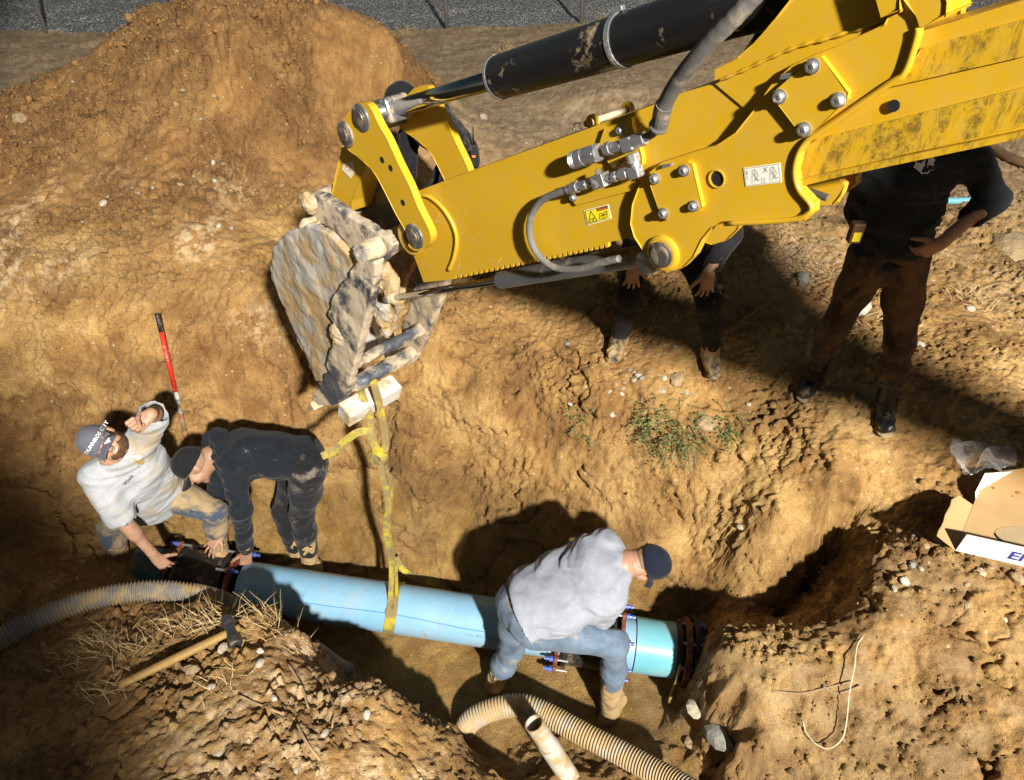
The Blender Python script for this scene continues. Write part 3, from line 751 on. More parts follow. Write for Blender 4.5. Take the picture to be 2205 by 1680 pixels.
# inner stick with greasy wear bands
SK = PF + 0.004
stick = [(1700, 399), (1725, 396), (1825, 377), (2204, 297), (2420, 250), (2420, -62), (2194, 4), (2042, 50), (1900, 92), (1790, 130)]
MB().prism(apoly(stick, SK), A_N * (2 * HWID - 0.02)).build('inner_stick', M_YEL, ARM, bevel=0.006)
for pts in ([(1935, 170), (1985, 103), (2204, 42), (2420, -25), (2420, 58), (2204, 122), (1905, 190)],
            [(1700, 372), (1716, 336), (1758, 300), (2204, 188), (2420, 134), (2420, 214), (2204, 272), (1722, 386)]):
    MB().prism(apoly(pts, SK - 0.006), A_N * 0.006).build('wear_strip', M_GRIME, ARM, bevel=0.002)
low = [(1706, 404), (1825, 377), (2204, 297), (2420, 250), (2420, 238), (2204, 281), (1825, 362), (1706, 390)]
MB().prism(apoly(low, SK - 0.014), A_N * 0.03).build('lower_flange', M_GRIME, ARM, bevel=0.003)
# the boom goes on in the same plane towards the machine, unseen, its hump shaped to cast shade
def ar(t, z, o): return A_O + A_D * t + A_N * o + Vector((0, 0, z))
sk1 = arm(2420, 100, 0); t1 = (sk1 - A_O).dot(A_D)
MB().prism([ar(t1 + .02, sk1.z + .17, -.11), ar(3.9, 3.12, -.11), ar(4.66, 3.36, -.11), ar(4.78, 4.2, -.11), ar(5.16, 4.2, -.11), ar(5.28, 3.5, -.11), ar(6.1, 3.54, -.11), ar(7.0, 3.45, -.11), ar(7.0, 3.2, -.11), ar(6.1, 3.3, -.11), ar(5.5, 3.2, -.11), ar(5.1, 3.1, -.11), ar(3.9, 2.84, -.11), ar(t1 + .02, sk1.z - .16, -.11)], A_N * 0.22).build('boom', M_YEL, ARM, bevel=0.01)
# near-black discs painting the shade inside the stick hole and doubler sight hole
def disc(px, py, off, rpx, mat, name, th=0.003, n=22):
    c = arm(px, py, off); r = (arm(px + rpx, py, off) - c).length * 0.9
    return MB().cyl(c + A_N * th, c - A_N * 0.0005, r, n=n).build(name, mat, ARM)
M_HOLE_SHADE = plain('hole_shade', (0.006, 0.005, 0.004), 0.9)
disc(*Z3(1525, 553), SK - 0.0062, 15, M_HOLE_SHADE, 'round_hole_shade')
disc(*Z3(614, 930), DP - 0.0002, 16, M_HOLE_SHADE, 'round_hole_shade')
c = arm(*Z3(609, 930), DP - 0.001); rr = (arm(*Z3(652, 930), DP - 0.001) - c).length
MB().ring(c, c - A_N * 0.003, rr, rr * 0.86).build('hole_rim', M_YEL, ARM)
# bolted wear-pad covers
def bolt_on(px, py, off, r, name='bolt'):
    c = arm(px, py, off)
    return MB().revolve(c, -A_N, [(0, r * 1.25), (0.003, r * 1.25), (0.0032, r), (0.010, r * 0.92), (0.013, r * 0.7), (0.0131, r * 0.34), (0.008, r * 0.32)], 18).build(name, M_ZINC, ARM, smooth=False)
for pts, bolts, r in (([(1396, 388), (1401, 372), (1478, 349), (1490, 354), (1512, 446), (1503, 458), (1436, 474), (1424, 468)], [(287, 930), (440, 887), (488, 1072), (332, 1110)], 0.0105),
                      ([(1665, 200), (1752, 124), (1766, 122), (1826, 200), (1824, 215), (1744, 292), (1730, 296), (1668, 216)], [(935, 503), (1105, 345), (1240, 521), (1062, 674)], 0.0112)):
    cov = MB().prism(apoly(pts, DP - 0.012), A_N * 0.012).build('cover_plate', M_YEL, ARM, bevel=0.004)
    for bx_, by_ in bolts: bolt_on(*Z3(bx_, by_), DP - 0.012, r)
for px, py in (Z3(350, 864), Z3(972, 396)):
    q = arm(px, py, DP - 0.006); MB().box(q, A_D * 0.011 + Vector((0, 0, 0.004)), Vector((0, 0, 0.005)), A_N * 0.005).build('stop_lug', M_ZINC, ARM, bevel=0.001)
# lower pivot pin
def pin(px, py, off, r, name='pin', collar=True, l=0.014, m2=None):
    c = arm(px, py, off)
    if collar: MB().revolve(c, -A_N, [(0, r * 1.75), (l * 0.35, r * 1.7), (l * 0.5, r * 1.45)], 28).build('pin_boss', m2 or M_YEL, ARM)
    MB().revolve(c, -A_N, [(0, r * 1.25), (l * 0.75, r * 1.25), (l * 0.76, r), (l, r * 0.96), (l * 1.04, r * 0.8)], 24).build(name, M_PIN, ARM)
pin(1429, 545, DP, 0.026, l=0.022)
c = arm(1429, 545, 0); MB().cyl(c - A_N * 0.08, c + A_N * 0.13, 0.032).build('pivot_tube', M_ZINC, ARM, smooth=True)
# guide links at the nose, near and far
lk = [(385, 240), (440, 165), (480, 145), (520, 160), (560, 240), (600, 310), (650, 420), (700, 520), (740, 620), (790, 720), (797, 770), (770, 808), (730, 817), (700, 795), (690, 740), (640, 650), (590, 550), (540, 460), (480, 400), (410, 345), (380, 300)]
LKO = 0.135
for off, nm in ((-LKO, 'guide_link'), (LKO - 0.022, 'guide_link')):
    P = apoly(smooth2([Z1(x, y) for x, y in lk] + [Z1(385, 240)], 3)[:-1], -LKO)
    P = [p + A_N * (off + LKO) for p in P]
    MB().prism(P, A_N * 0.024).build(nm, M_YEL, ARM, bevel=0.004)
for x, y, r in ((410, 285, 0.026), (480, 210, 0.026), (725, 750, 0.026)):
    px, py = Z1(x, y); pin(px, py, -LKO, r, m2=M_STEEL)
    c = arm(px, py, -LKO); MB().cyl(c, c + A_N * (2 * LKO + 0.02), r * 0.95).build('cross_pin', M_STEEL, ARM, smooth=True)
c = arm(*Z1(725, 750), PF); MB().ring(c - A_N * 0.028, c, 0.062, 0.03).build('pin_collar', M_YEL, ARM, bevel=0.002)
for x, y in ((575, 403), (614, 440), (670, 598)):
    disc(*Z1(x, y), -LKO - 0.0004, 4.5, M_HOLE_SHADE, 'grease_hole_shade')  # flat dark discs paint the shade inside the link holes
# yellow connecting link to the bucket with a maker's sticker
cl = [(395, 350), (345, 570), (380, 640), (430, 640), (440, 590), (500, 420), (470, 330)]
MB().prism(apoly(cl, -0.055, Z1), A_N * 0.11).build('connecting_link', M_YEL, ARM, bevel=0.006)
MB().prism(apoly([(398, 420), (442, 408), (448, 460), (432, 487), (392, 447)], -0.0575, Z1), A_N * 0.002).build('sticker', M_WHITE, ARM)
P = spline([arm(*Z1(x, y), -0.0582) for x, y in [(405, 440), (425, 428), (433, 445), (415, 452), (408, 440), (425, 420), (440, 450)]], 5)
MB().tube(P, 0.0009, 5).build('sticker_sign', M_LABO, ARM)
MB().prism(apoly([(520, 470), (640, 560), (640, 700), (560, 740), (500, 620)], 0.05, Z1), A_N * 0.03).build('inner_web', M_STEEL, ARM)
# big bucket cylinder
def seg(p0, p1, off=0.0): return arm(*p0, off), arm(*p1, off)
a, b = seg(Z1(560, 190), (1078, 168)); ax_ = (b - a).normalized()
rod0 = a + ax_ * 0.10
MB().cyl(rod0, b, 0.0265, n=28).build('cylinder_rod', M_CHROME, ARM, smooth=True)
MB().box(a + ax_ * 0.05, ax_ * 0.085, ax_.cross(A_N) * 0.042, A_N * 0.05).build('rod_eye', M_STEEL, ARM, bevel=0.012)
MB().revolve(rod0 - ax_ * 0.0, ax_, [(0, 0.036), (0.02, 0.034), (0.03, 0.028)], 24).build('rod_gland', M_STEEL, ARM, smooth=True)
b0 = arm(1072, 168, 0); b1 = arm(1700, -20, 0); bx_ = (b1 - b0).normalized(); bl = (b1 - b0).length + 0.25
MB().revolve(b0, bx_, [(0, 0.050), (0.001, 0.058), (bl, 0.058)], 40).build('cylinder_barrel', M_BLK, ARM, smooth=False)
MB().ring(b0 + bx_ * 0.004, b0 + bx_ * 0.012, 0.0595, 0.05, n=40).build('end_ring', M_ZINC, ARM)
bc = b0 + bx_ * (bl * 0.40)
MB().ring(bc, bc + bx_ * 0.014, 0.061, 0.057, n=40).build('band_clamp', M_ZINC, ARM)
side = (A_N.cross(bx_)).normalized(); side = side if side.z > 0 else -side
MB().box(bc + bx_ * 0.007 + side * 0.066, bx_ * 0.02, side * 0.006, A_N * 0.008).build('clamp_screw', M_ZINC, ARM, bevel=0.002)
# second pipe above the cylinder and struts behind
q0 = b0 + bx_ * (bl * 0.70) + side * 0.02 + A_N * 0.07; MB().cyl(q0, q0 + bx_ * 0.6 + side * 0.10, 0.05, n=28).build('second_cylinder', M_BLK, ARM, smooth=True)
MB().cyl(arm(1672, 20, 0.05), arm(1590, 150, 0.10), 0.012).build('strut', M_BLK, ARM, smooth=True)
# extension cylinder below the box
e0, e1 = arm(*Z1(585, 1040), 0), arm(1082, 603, 0); ex = (e1 - e0).normalized()
MB().cyl(e0, e1, 0.0145, n=20).build('cylinder_rod', M_CHROME, ARM, smooth=True)
MB().cyl(e0 - ex * 0.02, e0 + ex * 0.11, 0.021, n=18).build('rod_end', M_CAKED, ARM, smooth=True)
e2 = arm(1400, 548, 0)
MB().revolve(e1 - ex * 0.01, (e2 - e1).normalized(), [(0, 0.022), (0.001, 0.030), ((e2 - e1).length + 0.1, 0.030)], 26).build('cylinder_barrel', M_STEEL, ARM)
# hoses and couplings on the near face
def z2(x, y, off): return arm(*Z2c(x, y), off)
hz = -HWID - 0.036
hp = spline([z2(x, y, hz) for x, y in [(650, 800), (560, 830), (430, 885), (345, 980), (302, 1100), (308, 1230), (350, 1345), (440, 1450), (560, 1508), (740, 1512), (900, 1465), (1060, 1428), (1100, 1420)]], 8)
MB().tube(hp, lambda t: 0.0098 + 0.0006 * max(0, math.sin(t * 130)) ** 6, 14).build('return_hose', M_HOSE, ARM, smooth=True)
def fit(pts, off, mat=None, name='fitting', n=6):
    """string of collars: (x, y, radius) in detail pixels"""
    m = MB()
    for (x0, y0, r0), (x1, y1, r1) in zip(pts[:-1], pts[1:]):
        if r0 > 0: m.cyl(z2(x0, y0, off), z2(x1, y1, off), r0, n=n)
    return m.build(name, mat or M_ZINC, ARM, bevel=0.0012)
fit([(640, 803, .0125), (720, 780, 0)], hz, n=16, name='hose_ferrule'); fit([(676, 790, .0155), (735, 775, 0)], hz, name='hex_nut')
fit([(735, 778, .008), (870, 735, 0)], hz, n=14, name='adapter'); fit([(755, 770, .013), (815, 752, 0)], hz, name='hex_nut')
fit([(1000, 700, .009), (1200, 650, 0)], hz, n=14, name='adapter'); fit([(1050, 690, .014), (1085, 680, 0)], hz, name='hex_nut'); fit([(1110, 670, .0145), (1180, 655, 0)], hz, name='hex_nut')
vb = z2(935, 720, hz); ux = (z2(1000, 700, hz) - z2(900, 728, hz)).normalized(); uz = ux.cross(A_N).normalized()
MB().box(vb, ux * 0.0195, uz * 0.0165, A_N * 0.016).build('valve_block', M_ZINC, ARM, bevel=0.0015)
MB().cyl(vb - uz * 0.015, vb - uz * 0.028, 0.0065, n=6).build('valve_cap', M_ZINC, ARM) if uz.z < 0 else MB().cyl(vb + uz * 0.015, vb + uz * 0.028, 0.0065, n=6).build('valve_cap', M_ZINC, ARM)
P = spline([z2(1180, 660, hz), z2(1245, 640, hz), z2(1250, 600, hz), z2(1225, 520, hz)], 6)
MB().tube(P, 0.0115, 14).build('elbow', M_ZINC, ARM, smooth=True)
el = z2(1245, 645, hz); MB().box(el, ux * 0.016, uz * 0.014, A_N * 0.013).build('elbow_body', M_ZINC, ARM, bevel=0.004)
fit([(1235, 560, .0155), (1212, 480, 0)], hz, name='hex_nut')
tee = z2(1185, 395, hz); MB().box(tee, ux * 0.0165, uz * 0.016, A_N * 0.014).build('tee_body', M_ZINC, ARM, bevel=0.004)
fit([(980, 445, .0165), (1030, 430, 0)], hz, name='hex_nut'); fit([(1030, 430, .013), (1130, 405, 0)], hz, n=16, name='adapter'); fit([(1225, 375, .0165), (1335, 340, 0)], hz, name='hex_nut')
cp = MB(); ca, cb = z2(690, 540, hz), z2(930, 465, hz); cd = (cb - ca); L = cd.length
prof = [(0, .017), (0.002, .0225)]
for i in range(4): prof += [(L * (.02 + .05 * i), .0225), (L * (.035 + .05 * i), .0205), (L * (.045 + .05 * i), .0205), (L * (.06 + .05 * i), .0225)]
prof += [(L * .45, .0225), (L * .46, .0215), (L * .95, .0215), (L, .018)]
cp.revolve(ca, cd, prof, 30).build('quick_coupler', M_ZINC, ARM)
fit([(840, 492, .0238), (905, 472, 0)], hz, name='hex_nut')
# upper hose to the boom
up = [Z2c(1320, 345), Z2c(1400, 300), Z2c(1460, 215), Z3(330, 560), Z3(400, 430), Z3(500, 300), Z3(600, 190), Z3(700, 90), Z3(800, -20), Z3(860, -90)]
offs = [hz, hz - .004, hz - .012, hz - .03, hz - .05, hz - .07, hz - .08, hz - .085, hz - .085, hz - .085]
up = spline([arm(*p, o) for p, o in zip(up, offs)], 8)
MB().tube(up[:18], 0.0095, 14).build('hose_stub', M_HOSE, ARM, smooth=True)
MB().tube(up[16:], lambda t: 0.0165 + 0.0008 * max(0, math.sin(t * 90)) ** 8, 16).build('supply_hose', M_HOSE, ARM, smooth=True)
MB().tube(up[14:26], lambda t: 0.019 if t > .18 else 0.0215, 16).build('hose_ferrule', M_HOSE, ARM, smooth=False)
# bracket carrying the couplings
br = [(975, 255), (1090, 215), (1165, 190), (1180, 155), (1215, 165), (1222, 230), (1305, 500), (1308, 585), (1270, 600), (1130, 520), (1055, 610), (1035, 600), (920, 420), (930, 385)]
MB().prism(apoly(br, PF - 0.012, Z2c), A_N * 0.011).build('hose_bracket', M_YEL, ARM, bevel=0.002)
MB().prism(apoly([(685, 905), (700, 870), (1240, 730), (1262, 742), (1215, 810), (715, 942)], PF - 0.010, Z2c), A_N * 0.010).build('valve_bracket', M_YEL, ARM, bevel=0.002)
bolt_on(*Z2c(1118, 268), PF - 0.012, 0.009); bolt_on(*Z2c(698, 868), PF - 0.010, 0.009)
# lock pin with a ring on the top edge
l0, l1 = z2(800, 215, 0.0), z2(1190, 85, 0.16)
MB().cyl(l0, l1, 0.0085, n=14).build('lock_pin', M_CAKED, ARM, smooth=True)
for q, rr in ((z2(865, 200, 0.0), 0.020), (z2(1180, 85, 0.15), 0.020)):
    MB().ring(q - (l1 - l0).normalized() * 0.006, q + (l1 - l0).normalized() * 0.006, rr, 0.011).build('pin_lug', M_YEL, ARM, bevel=0.001)
P = [z2(730, 250, -0.02) + (A_D * math.cos(t) + Vector((0, 0, math.sin(t)))) * 0.013 for t in np.linspace(0, 6.28, 20)]
MB().tube(P, 0.0022, 6).build('ring_clip', M_PIN, ARM, smooth=True)
# rear brackets, top right and below
MB().prism(apoly([(1940, -10), (1965, -60), (2012, -60), (2040, 5), (2038, 30), (1985, 55), (1976, 30)], PF - 0.03), A_N * 0.10).build('rear_bracket', M_YEL, ARM, bevel=0.004)
MB().prism(apoly([(1880, -40), (1930, -40), (1938, 22), (1900, 32)], PF - 0.035), A_N * 0.06).build('rear_lug', M_YEL, ARM, bevel=0.004)
MB().prism(apoly([(1700, 400), (1797, 383), (1815, 400), (1811, 420), (1795, 440), (1745, 442)], 0.03), A_N * 0.02).build('lower_bracket', M_YEL, ARM, bevel=0.003)
q = arm(1752, 417, 0.01); MB().cyl(q - A_D * 0.03, q + A_D * 0.03, 0.008).build('stud', M_PIN, ARM)
# pale scratches near the nose and scuffs along the rack
m = MB(); g = random.Random(5)
for i in range(46):
    x0, y0 = (g.uniform(735, 990), g.uniform(560, 930)) if i < 34 else (g.uniform(930, 1180), g.uniform(880, 930) - 40)
    an = g.choice((1.1, .5, 1.9, 1.0)) + g.gauss(0, .3); L = g.uniform(10, 55); x1, y1 = x0 + math.cos(an) * L, y0 + math.sin(an) * L
    if y1 > 925 - (x1 - 900) * .15: continue
    p, q = arm(*Z1(x0, y0), PF - .0006), arm(*Z1(x1, y1), PF - .0006); w_ = (q - p).normalized().cross(A_N) * g.uniform(.0006, .0016)
    m.add([p - w_, p + w_, q + w_ * .4, q - w_ * .4], [(0, 1, 2, 3)])
tag(m.build('scratches', plain('pale_scratch', (.62, .52, .30), .8), ARM), kind='stuff')
# ---- labels
def text_mesh(txt, origin, ux, uy, h, mat, parent, name='lettering', off=None, bold=0.0, align='LEFT'):
    cu = bpy.data.curves.new('t', 'FONT'); cu.body = txt; cu.size = 1.0; cu.offset = bold; cu.align_x = align; cu.resolution_u = 2
    ob = bpy.data.objects.new('t', cu); SC.collection.objects.link(ob)
    dg = bpy.context.evaluated_depsgraph_get(); dg.update()
    me = bpy.data.meshes.new_from_object(ob.evaluated_get(dg))
    V = [Vector(origin) + Vector(ux) * (v.co.x * h) + Vector(uy) * (v.co.y * h) for v in me.vertices]; F = [tuple(p.vertices) for p in me.polygons]
    bpy.data.objects.remove(ob); bpy.data.curves.remove(cu); bpy.data.meshes.remove(me)
    return MO(name, V, F, mat, parent)
def quadf(f, pts, off):
    """unit-square mapper on four traced corners (bottom-left, bottom-right, top-right, top-left)"""
    a, b, c, d = [arm(*f(*p), off) for p in pts]
    return lambda u, v: (a * (1 - u) + b * u) * (1 - v) + (d * (1 - u) + c * u) * v
def flat_label(Q, rect, mat, parent, name, th=0.0015):
    u0, v0, u1, v1 = rect
    return MB().prism([Q(u0, v0), Q(u1, v0), Q(u1, v1), Q(u0, v1)], A_N * th).build(name, mat, parent)
wl_c = [(815, 1125), (1030, 1065), (1000, 935), (785, 990)]
Q = quadf(Z2c, wl_c, PF - 0.0015); lab = flat_label(Q, (0, 0, 1, 1), M_WHITE, ARM, 'warning_label')
Q = quadf(Z2c, wl_c, PF - 0.0022); flat_label(Q, (.03, .05, .97, .95), M_INK, lab, 'border')
Q = quadf(Z2c, wl_c, PF - 0.0029); flat_label(Q, (.05, .08, .49, .92), M_LABY, lab, 'panel'); flat_label(Q, (.51, .08, .95, .72), M_LABY, lab, 'panel'); flat_label(Q, (.51, .75, .95, .92), M_LABO, lab, 'panel')
Q = quadf(Z2c, wl_c, PF - 0.0034)
def stroke(Q, pts, w, parent, name='drawing', mat=None):
    m = MB()
    for (a, b), (c, d) in zip(pts[:-1], pts[1:]):
        p, q = Q(a, b), Q(c, d); t = (q - p).normalized(); s_ = t.cross(A_N) * w
        m.add([p - s_, p + s_, q + s_, q - s_], [(0, 1, 2, 3)])
    return m.build(name, mat or M_INK, parent)
stroke(Q, [(.09, .15), (.45, .15), (.27, .85), (.09, .15)], .0011, lab)
stroke(Q, [(.17, .25), (.23, .38), (.29, .3), (.35, .42), (.33, .26), (.24, .22)], .0008, lab)
stroke(Q, [(.55, .2), (.6, .55), (.73, .48), (.9, .6), (.86, .22), (.72, .15), (.55, .2)], .0009, lab); stroke(Q, [(.73, .48), (.72, .15)], .0008, lab); stroke(Q, [(.62, .36), (.84, .40)], .0014, lab)
uxl = (Q(1, 0) - Q(0, 0)).normalized(); uyl = (Q(0, 1) - Q(0, 0)).normalized()
text_mesh('WARNING', Q(.60, .78), uxl, uyl, 0.0072, M_INK, lab)
stroke(Q, [(.53, .79), (.58, .79), (.555, .89), (.53, .79)], .0008, lab)
wl2 = [(757, 972), (944, 950), (934, 848), (745, 875)]
Q = quadf(Z3, wl2, DP - 0.0015); lab = flat_label(Q, (0, 0, 1, 1), M_WHITE, ARM, 'instruction_label')
Q = quadf(Z3, wl2, DP - 0.0022); stroke(Q, [(.03, .05), (.97, .05), (.97, .95), (.03, .95), (.03, .05)], .0003, lab)
for dx in (0.12, 0.62):
    stroke(Q, [(dx + .08, .15), (dx + .12, .8), (dx + .2, .85), (dx + .28, .5), (dx + .2, .35), (dx + .14, .2)], .0003, lab); stroke(Q, [(dx + .13, .7), (dx + .24, .3), (dx + .31, .25)], .0003, lab)
    stroke(Q, [(dx + .2, .85), (dx + .17, .4), (dx + .26, .2)], .0003, lab); stroke(Q, [(dx + .1, .5), (dx + .27, .62)], .0002, lab)
stroke(Q, [(.07, .62), (.1, .62), (.1, .82), (.07, .82), (.07, .62)], .0003, lab); stroke(Q, [(.07, .55), (.1, .35)], .0003, lab)
stroke(Q, [(.55, .62), (.66, .88)], .0004, lab); stroke(Q, [(.55, .88), (.66, .62)], .0004, lab); stroke(Q, [(.47, .12), (.55, .12), (.55, .32), (.47, .32), (.47, .12)], .0003, lab)

# ------------------------------------------------------------------ bucket
def slab(name, pts, off0, off1, mat, parent, rnd=0.006, noise=(0.008, 22.0), vox=0.0075, seed=0.0, lump=0.0):
    """plate of traced outline between two offsets across the arm, with an uneven crust of mud"""
    C = arm(CX, CY, 0)
    P2 = np.array([[(p - C).dot(A_D), p.z] for p in apoly(pts, off0)])
    lo = np.array([P2[:, 0].min(), P2[:, 1].min(), off0]) - 0.05; hi = np.array([P2[:, 0].max(), P2[:, 1].max(), off1]) + 0.05
    n = np.ceil((hi - lo) / vox).astype(int) + 1
    g = [lo[i] + np.arange(n[i]) * vox for i in range(3)]
    A, B = np.meshgrid(g[0], g[1], indexing='ij'); d2 = poly_sdf(P2, np.stack([A.ravel(), B.ravel()], 1)).reshape(A.shape)
    dw = np.abs(g[2] - (off0 + off1) / 2) - (off1 - off0) / 2
    D = np.maximum(d2[:, :, None], dw[None, None, :]) - rnd * 0.3
    m = np.abs(D) < 0.04; I = np.argwhere(m); Qp = I * vox + lo
    D[m] -= noise[0] * perlin(Qp, noise[1], 3.0 + seed) + noise[0] * 0.5 * perlin(Qp, noise[1] * 2.6, 8.0 + seed)
    if lump: D[m] -= lump * sstep(0.1, 0.6, perlin(Qp, 7.0, 19.0 + seed))
    V, F = surface_nets(D, lo, vox)
    Cn = np.array(C) - np.array(A_N) * 0; W = Cn[None, :2] + V[:, 0:1] * np.array(A_D)[None, :2]
    # rebuild world points: plane origin + along + across
    base = np.array(A_O); along0 = (C - A_O).dot(A_D)
    W = base[None, :] + (V[:, 0:1] + along0) * np.array(A_D)[None, :] + V[:, 2:3] * np.array(A_N)[None, :]
    W[:, 2] = V[:, 1]
    return MO(name, W, F[:, ::-1], mat, parent, smooth=True)
BW = 0.20
# side plate with curved back (near), and its twin on the far side
sidep = smooth2([Z1(x, y) for x, y in [(240, 700), (150, 735), (95, 785), (75, 850), (80, 930), (105, 1010), (140, 1100), (185, 1200), (230, 1290), (265, 1380), (300, 1420)]], 3) + [Z1(x, y) for x, y in [(335, 1330), (350, 1200), (370, 1080), (420, 960), (440, 860), (330, 740)]]
BK = slab('bucket', sidep, -BW, -BW + 0.03, M_CAKED2, ARM, noise=(0.005, 12.0), lump=0.008, vox=0.006)
sp_far = [p for p in sidep]
def shift_px(pts, off0, d):
    return pts
C_ = apoly(sidep, -BW)
slab('back_sheet', smooth2([Z1(x, y) for x, y in [(240, 695), (150, 730), (90, 785), (70, 850), (75, 930), (100, 1010), (135, 1100), (180, 1200), (225, 1290), (262, 1385), (300, 1430)]], 3) + [Z1(x, y) for x, y in [(315, 1415), (290, 1370), (255, 1290), (210, 1195), (165, 1095), (130, 1005), (108, 930), (104, 850), (120, 795), (165, 750), (245, 715)]], -BW + 0.02, BW, M_CAKED2, BK, noise=(0.006, 14.0), vox=0.009)
def far_copy(name, src_pts, off_src, off0, off1, mat, **k):
    """same profile in the arm plane, at other offsets"""
    P = apoly(src_pts, off_src)
    # slab() traces on its near offset, so convert the profile to pixels of that offset
    out = []
    for p in P:
        q = p + A_N * (off0 - off_src); c = q - CAMP
        dep = c.y * cP - c.z * sP
        out.append((CX + FPX * c.x / dep, CY + FPX * (-(c.y * sP + c.z * cP)) / dep))
    return slab(name, out, off0, off1, mat, BK, **k)
far_copy('side_plate', sidep, -BW, BW - 0.03, BW, M_CAKED2, noise=(0.010, 16.0), seed=5.0)
# dark side cutter along the mouth, near and far
cut = [Z1(x, y) for x, y in [(455, 870), (545, 870), (535, 980), (505, 1100), (480, 1210), (450, 1330), (425, 1430), (390, 1500), (345, 1525), (285, 1518), (258, 1490), (282, 1482), (268, 1455), (298, 1450), (286, 1422), (316, 1415), (304, 1385), (336, 1378), (326, 1335), (350, 1250), (365, 1150), (330, 1110), (345, 1050), (385, 970), (440, 930)]]
slab('side_cutter', cut, -BW - 0.03, -BW + 0.004, M_EAR, BK, noise=(0.004, 14.0), lump=0.006, seed=2.0, vox=0.006)
far_copy('side_cutter', cut, -BW - 0.03, BW - 0.004, BW + 0.03, M_CAKED, noise=(0.004, 14.0), lump=0.006, seed=6.0)
# ears with pins above the bucket
ear = [Z1(x, y) for x, y in [(215, 590), (240, 560), (290, 565), (420, 655), (575, 750), (625, 790), (600, 850), (540, 880), (460, 850), (400, 770), (300, 690), (235, 640)]]
slab('ear', ear, -0.125, -0.085, M_EAR, BK, noise=(0.003, 14.0), seed=3.0, lump=0.003, vox=0.006)
far_copy('ear', ear, -0.125, 0.085, 0.125, M_CAKED, noise=(0.003, 14.0), seed=9.0, lump=0.003)
for x, y, r, o0, o1 in ((490, 830, 0.038, -0.20, 0.16), (235, 705, 0.030, -0.165, 0.14), (250, 595, 0.030, -0.135, 0.14), (590, 790, 0.040, -0.09, 0.12)):
    s = SDF(0.0075, 0.01); c = arm(*Z1(x, y), o0); s.cap(c, c + A_N * (o1 - o0), r); s.noise = [(0.009, 24.0, 'n', x * 1.0), (0.006, 55.0, 'lump', 2.0)]
    s.build('muddy_pin', M_CAKED, BK)
# cross tubes and lip
for pts, r in (([(455, 1330), (660, 1245)], 0.026), ):
    a = arm(*Z1(*pts[0]), -BW + 0.02); s = SDF(0.0075, 0.01); s.cap(a, a + A_N * (2 * BW - 0.03), r); s.noise = [(0.007, 24.0, 'n', 4.0), (0.004, 55.0, 'n', 1.0)]
    s.build('cross_tube', M_CAKED, BK)
a = arm(*Z1(410, 1440), -BW); s = SDF(0.0075, 0.015)
s.cap(a, a + A_N * 2 * BW, 0.030); s.cap(a + A_D * 0.02, a + A_D * 0.02 + A_N * 2 * BW, 0.026); s.noise = [(0.008, 22.0, 'n', 6.0), (0.005, 55.0, 'n', 3.0)]
s.build('bucket_lip', M_CAKED, BK)
for i in range(4):
    o = -BW + 0.03 + i * (2 * BW - 0.06) / 3; a = arm(*Z1(400, 1450), 0); a = a + A_N * o
    m = MB(); t = (arm(*Z1(290, 1520), 0) - arm(*Z1(400, 1450), 0)).normalized(); u = t.cross(A_N)
    m.add([a + u * .025 - A_N * .03, a + u * .025 + A_N * .03, a - u * .025 + A_N * .03, a - u * .025 - A_N * .03,
           a + t * .13 + u * .006 - A_N * .02, a + t * .13 + u * .006 + A_N * .02, a + t * .13 - u * .006 + A_N * .02, a + t * .13 - u * .006 - A_N * .02],
          [(0, 1, 2, 3), (4, 7, 6, 5), (0, 4, 5, 1), (1, 5, 6, 2), (2, 6, 7, 3), (3, 7, 4, 0)])
    m.build('tooth', M_CAKED, BK, bevel=0.004)
# torn teeth on the near cutter edge and clods of mud stuck inside
for i, (x, y, o, r) in enumerate([(600, 960, .02, .065), (585, 1100, 0, .055), (640, 1010, .1, .05), (378, 1200, -.228, .040), (235, 600, -.145, .034), (590, 1180, .05, .03)]):
    c = arm(*Z1(x, y), o); s = SDF(0.0065, 0.01); s.ell(c, [A_D, A_N, (0, 0, 1)], (r, r * .6, r * 1.3)); s.noise = [(r * .30, 18.0, 'n', i * 3.1), (0.008, 44.0, 'lump', i * 1.7), (0.004, 80.0, 'n', 2.0)]
    s.build('mud_clod', M_CAKED2, BK)

# ------------------------------------------------------------------ water main, couplings
def blue_pvc(name, c0, c1):
    m, nt, b = mat_new(name); t = NT(nt); co = t.coord('Object')
    c = t.ramp(t.noise(co, 2.6, 5, 0.6), [(0.3, c0), (0.7, c1)])
    spl = t.ramp(t.noise(co, 26.0, 7, 0.72, 0.5), [(0.62, 0.0), (0.66, 0.9)]); sm = t.ramp(t.noise(co, 4.5, 6, 0.7), [(0.48, 0.0), (0.8, 0.6)])
    c = t.mix(sm, c, (0.42, 0.38, 0.28)); c = t.mix(spl, c, (0.36, 0.23, 0.10))
    t.l(c, b.inputs['Base Color']); t.l(t.ramp(spl, [(0, 0.36), (1, 0.9)]), b.inputs['Roughness'])
    t.l(t.bump(t.math('ADD', spl, t.math('MULTIPLY', t.noise(co, 90.0, 3), 0.2)), 0.3, 0.002), b.inputs['Normal'])
    return m
M_PVC = blue_pvc('blue_pvc', (0.19, 0.39, 0.58), (0.27, 0.49, 0.66)); M_PVC2 = blue_pvc('turquoise_pvc', (0.11, 0.38, 0.48), (0.22, 0.52, 0.60))
M_IRON = dirty('black_iron', (0.018, 0.017, 0.017), rough=0.55, mud=0.30, mscale=9, mudcol=(0.22, 0.15, 0.09), bump=0.4)
M_RED = dirty('red_gland_paint', (0.17, 0.026, 0.012), rough=0.55, mud=0.48, mscale=14, mudcol=(0.25, 0.14, 0.06), bump=0.3)
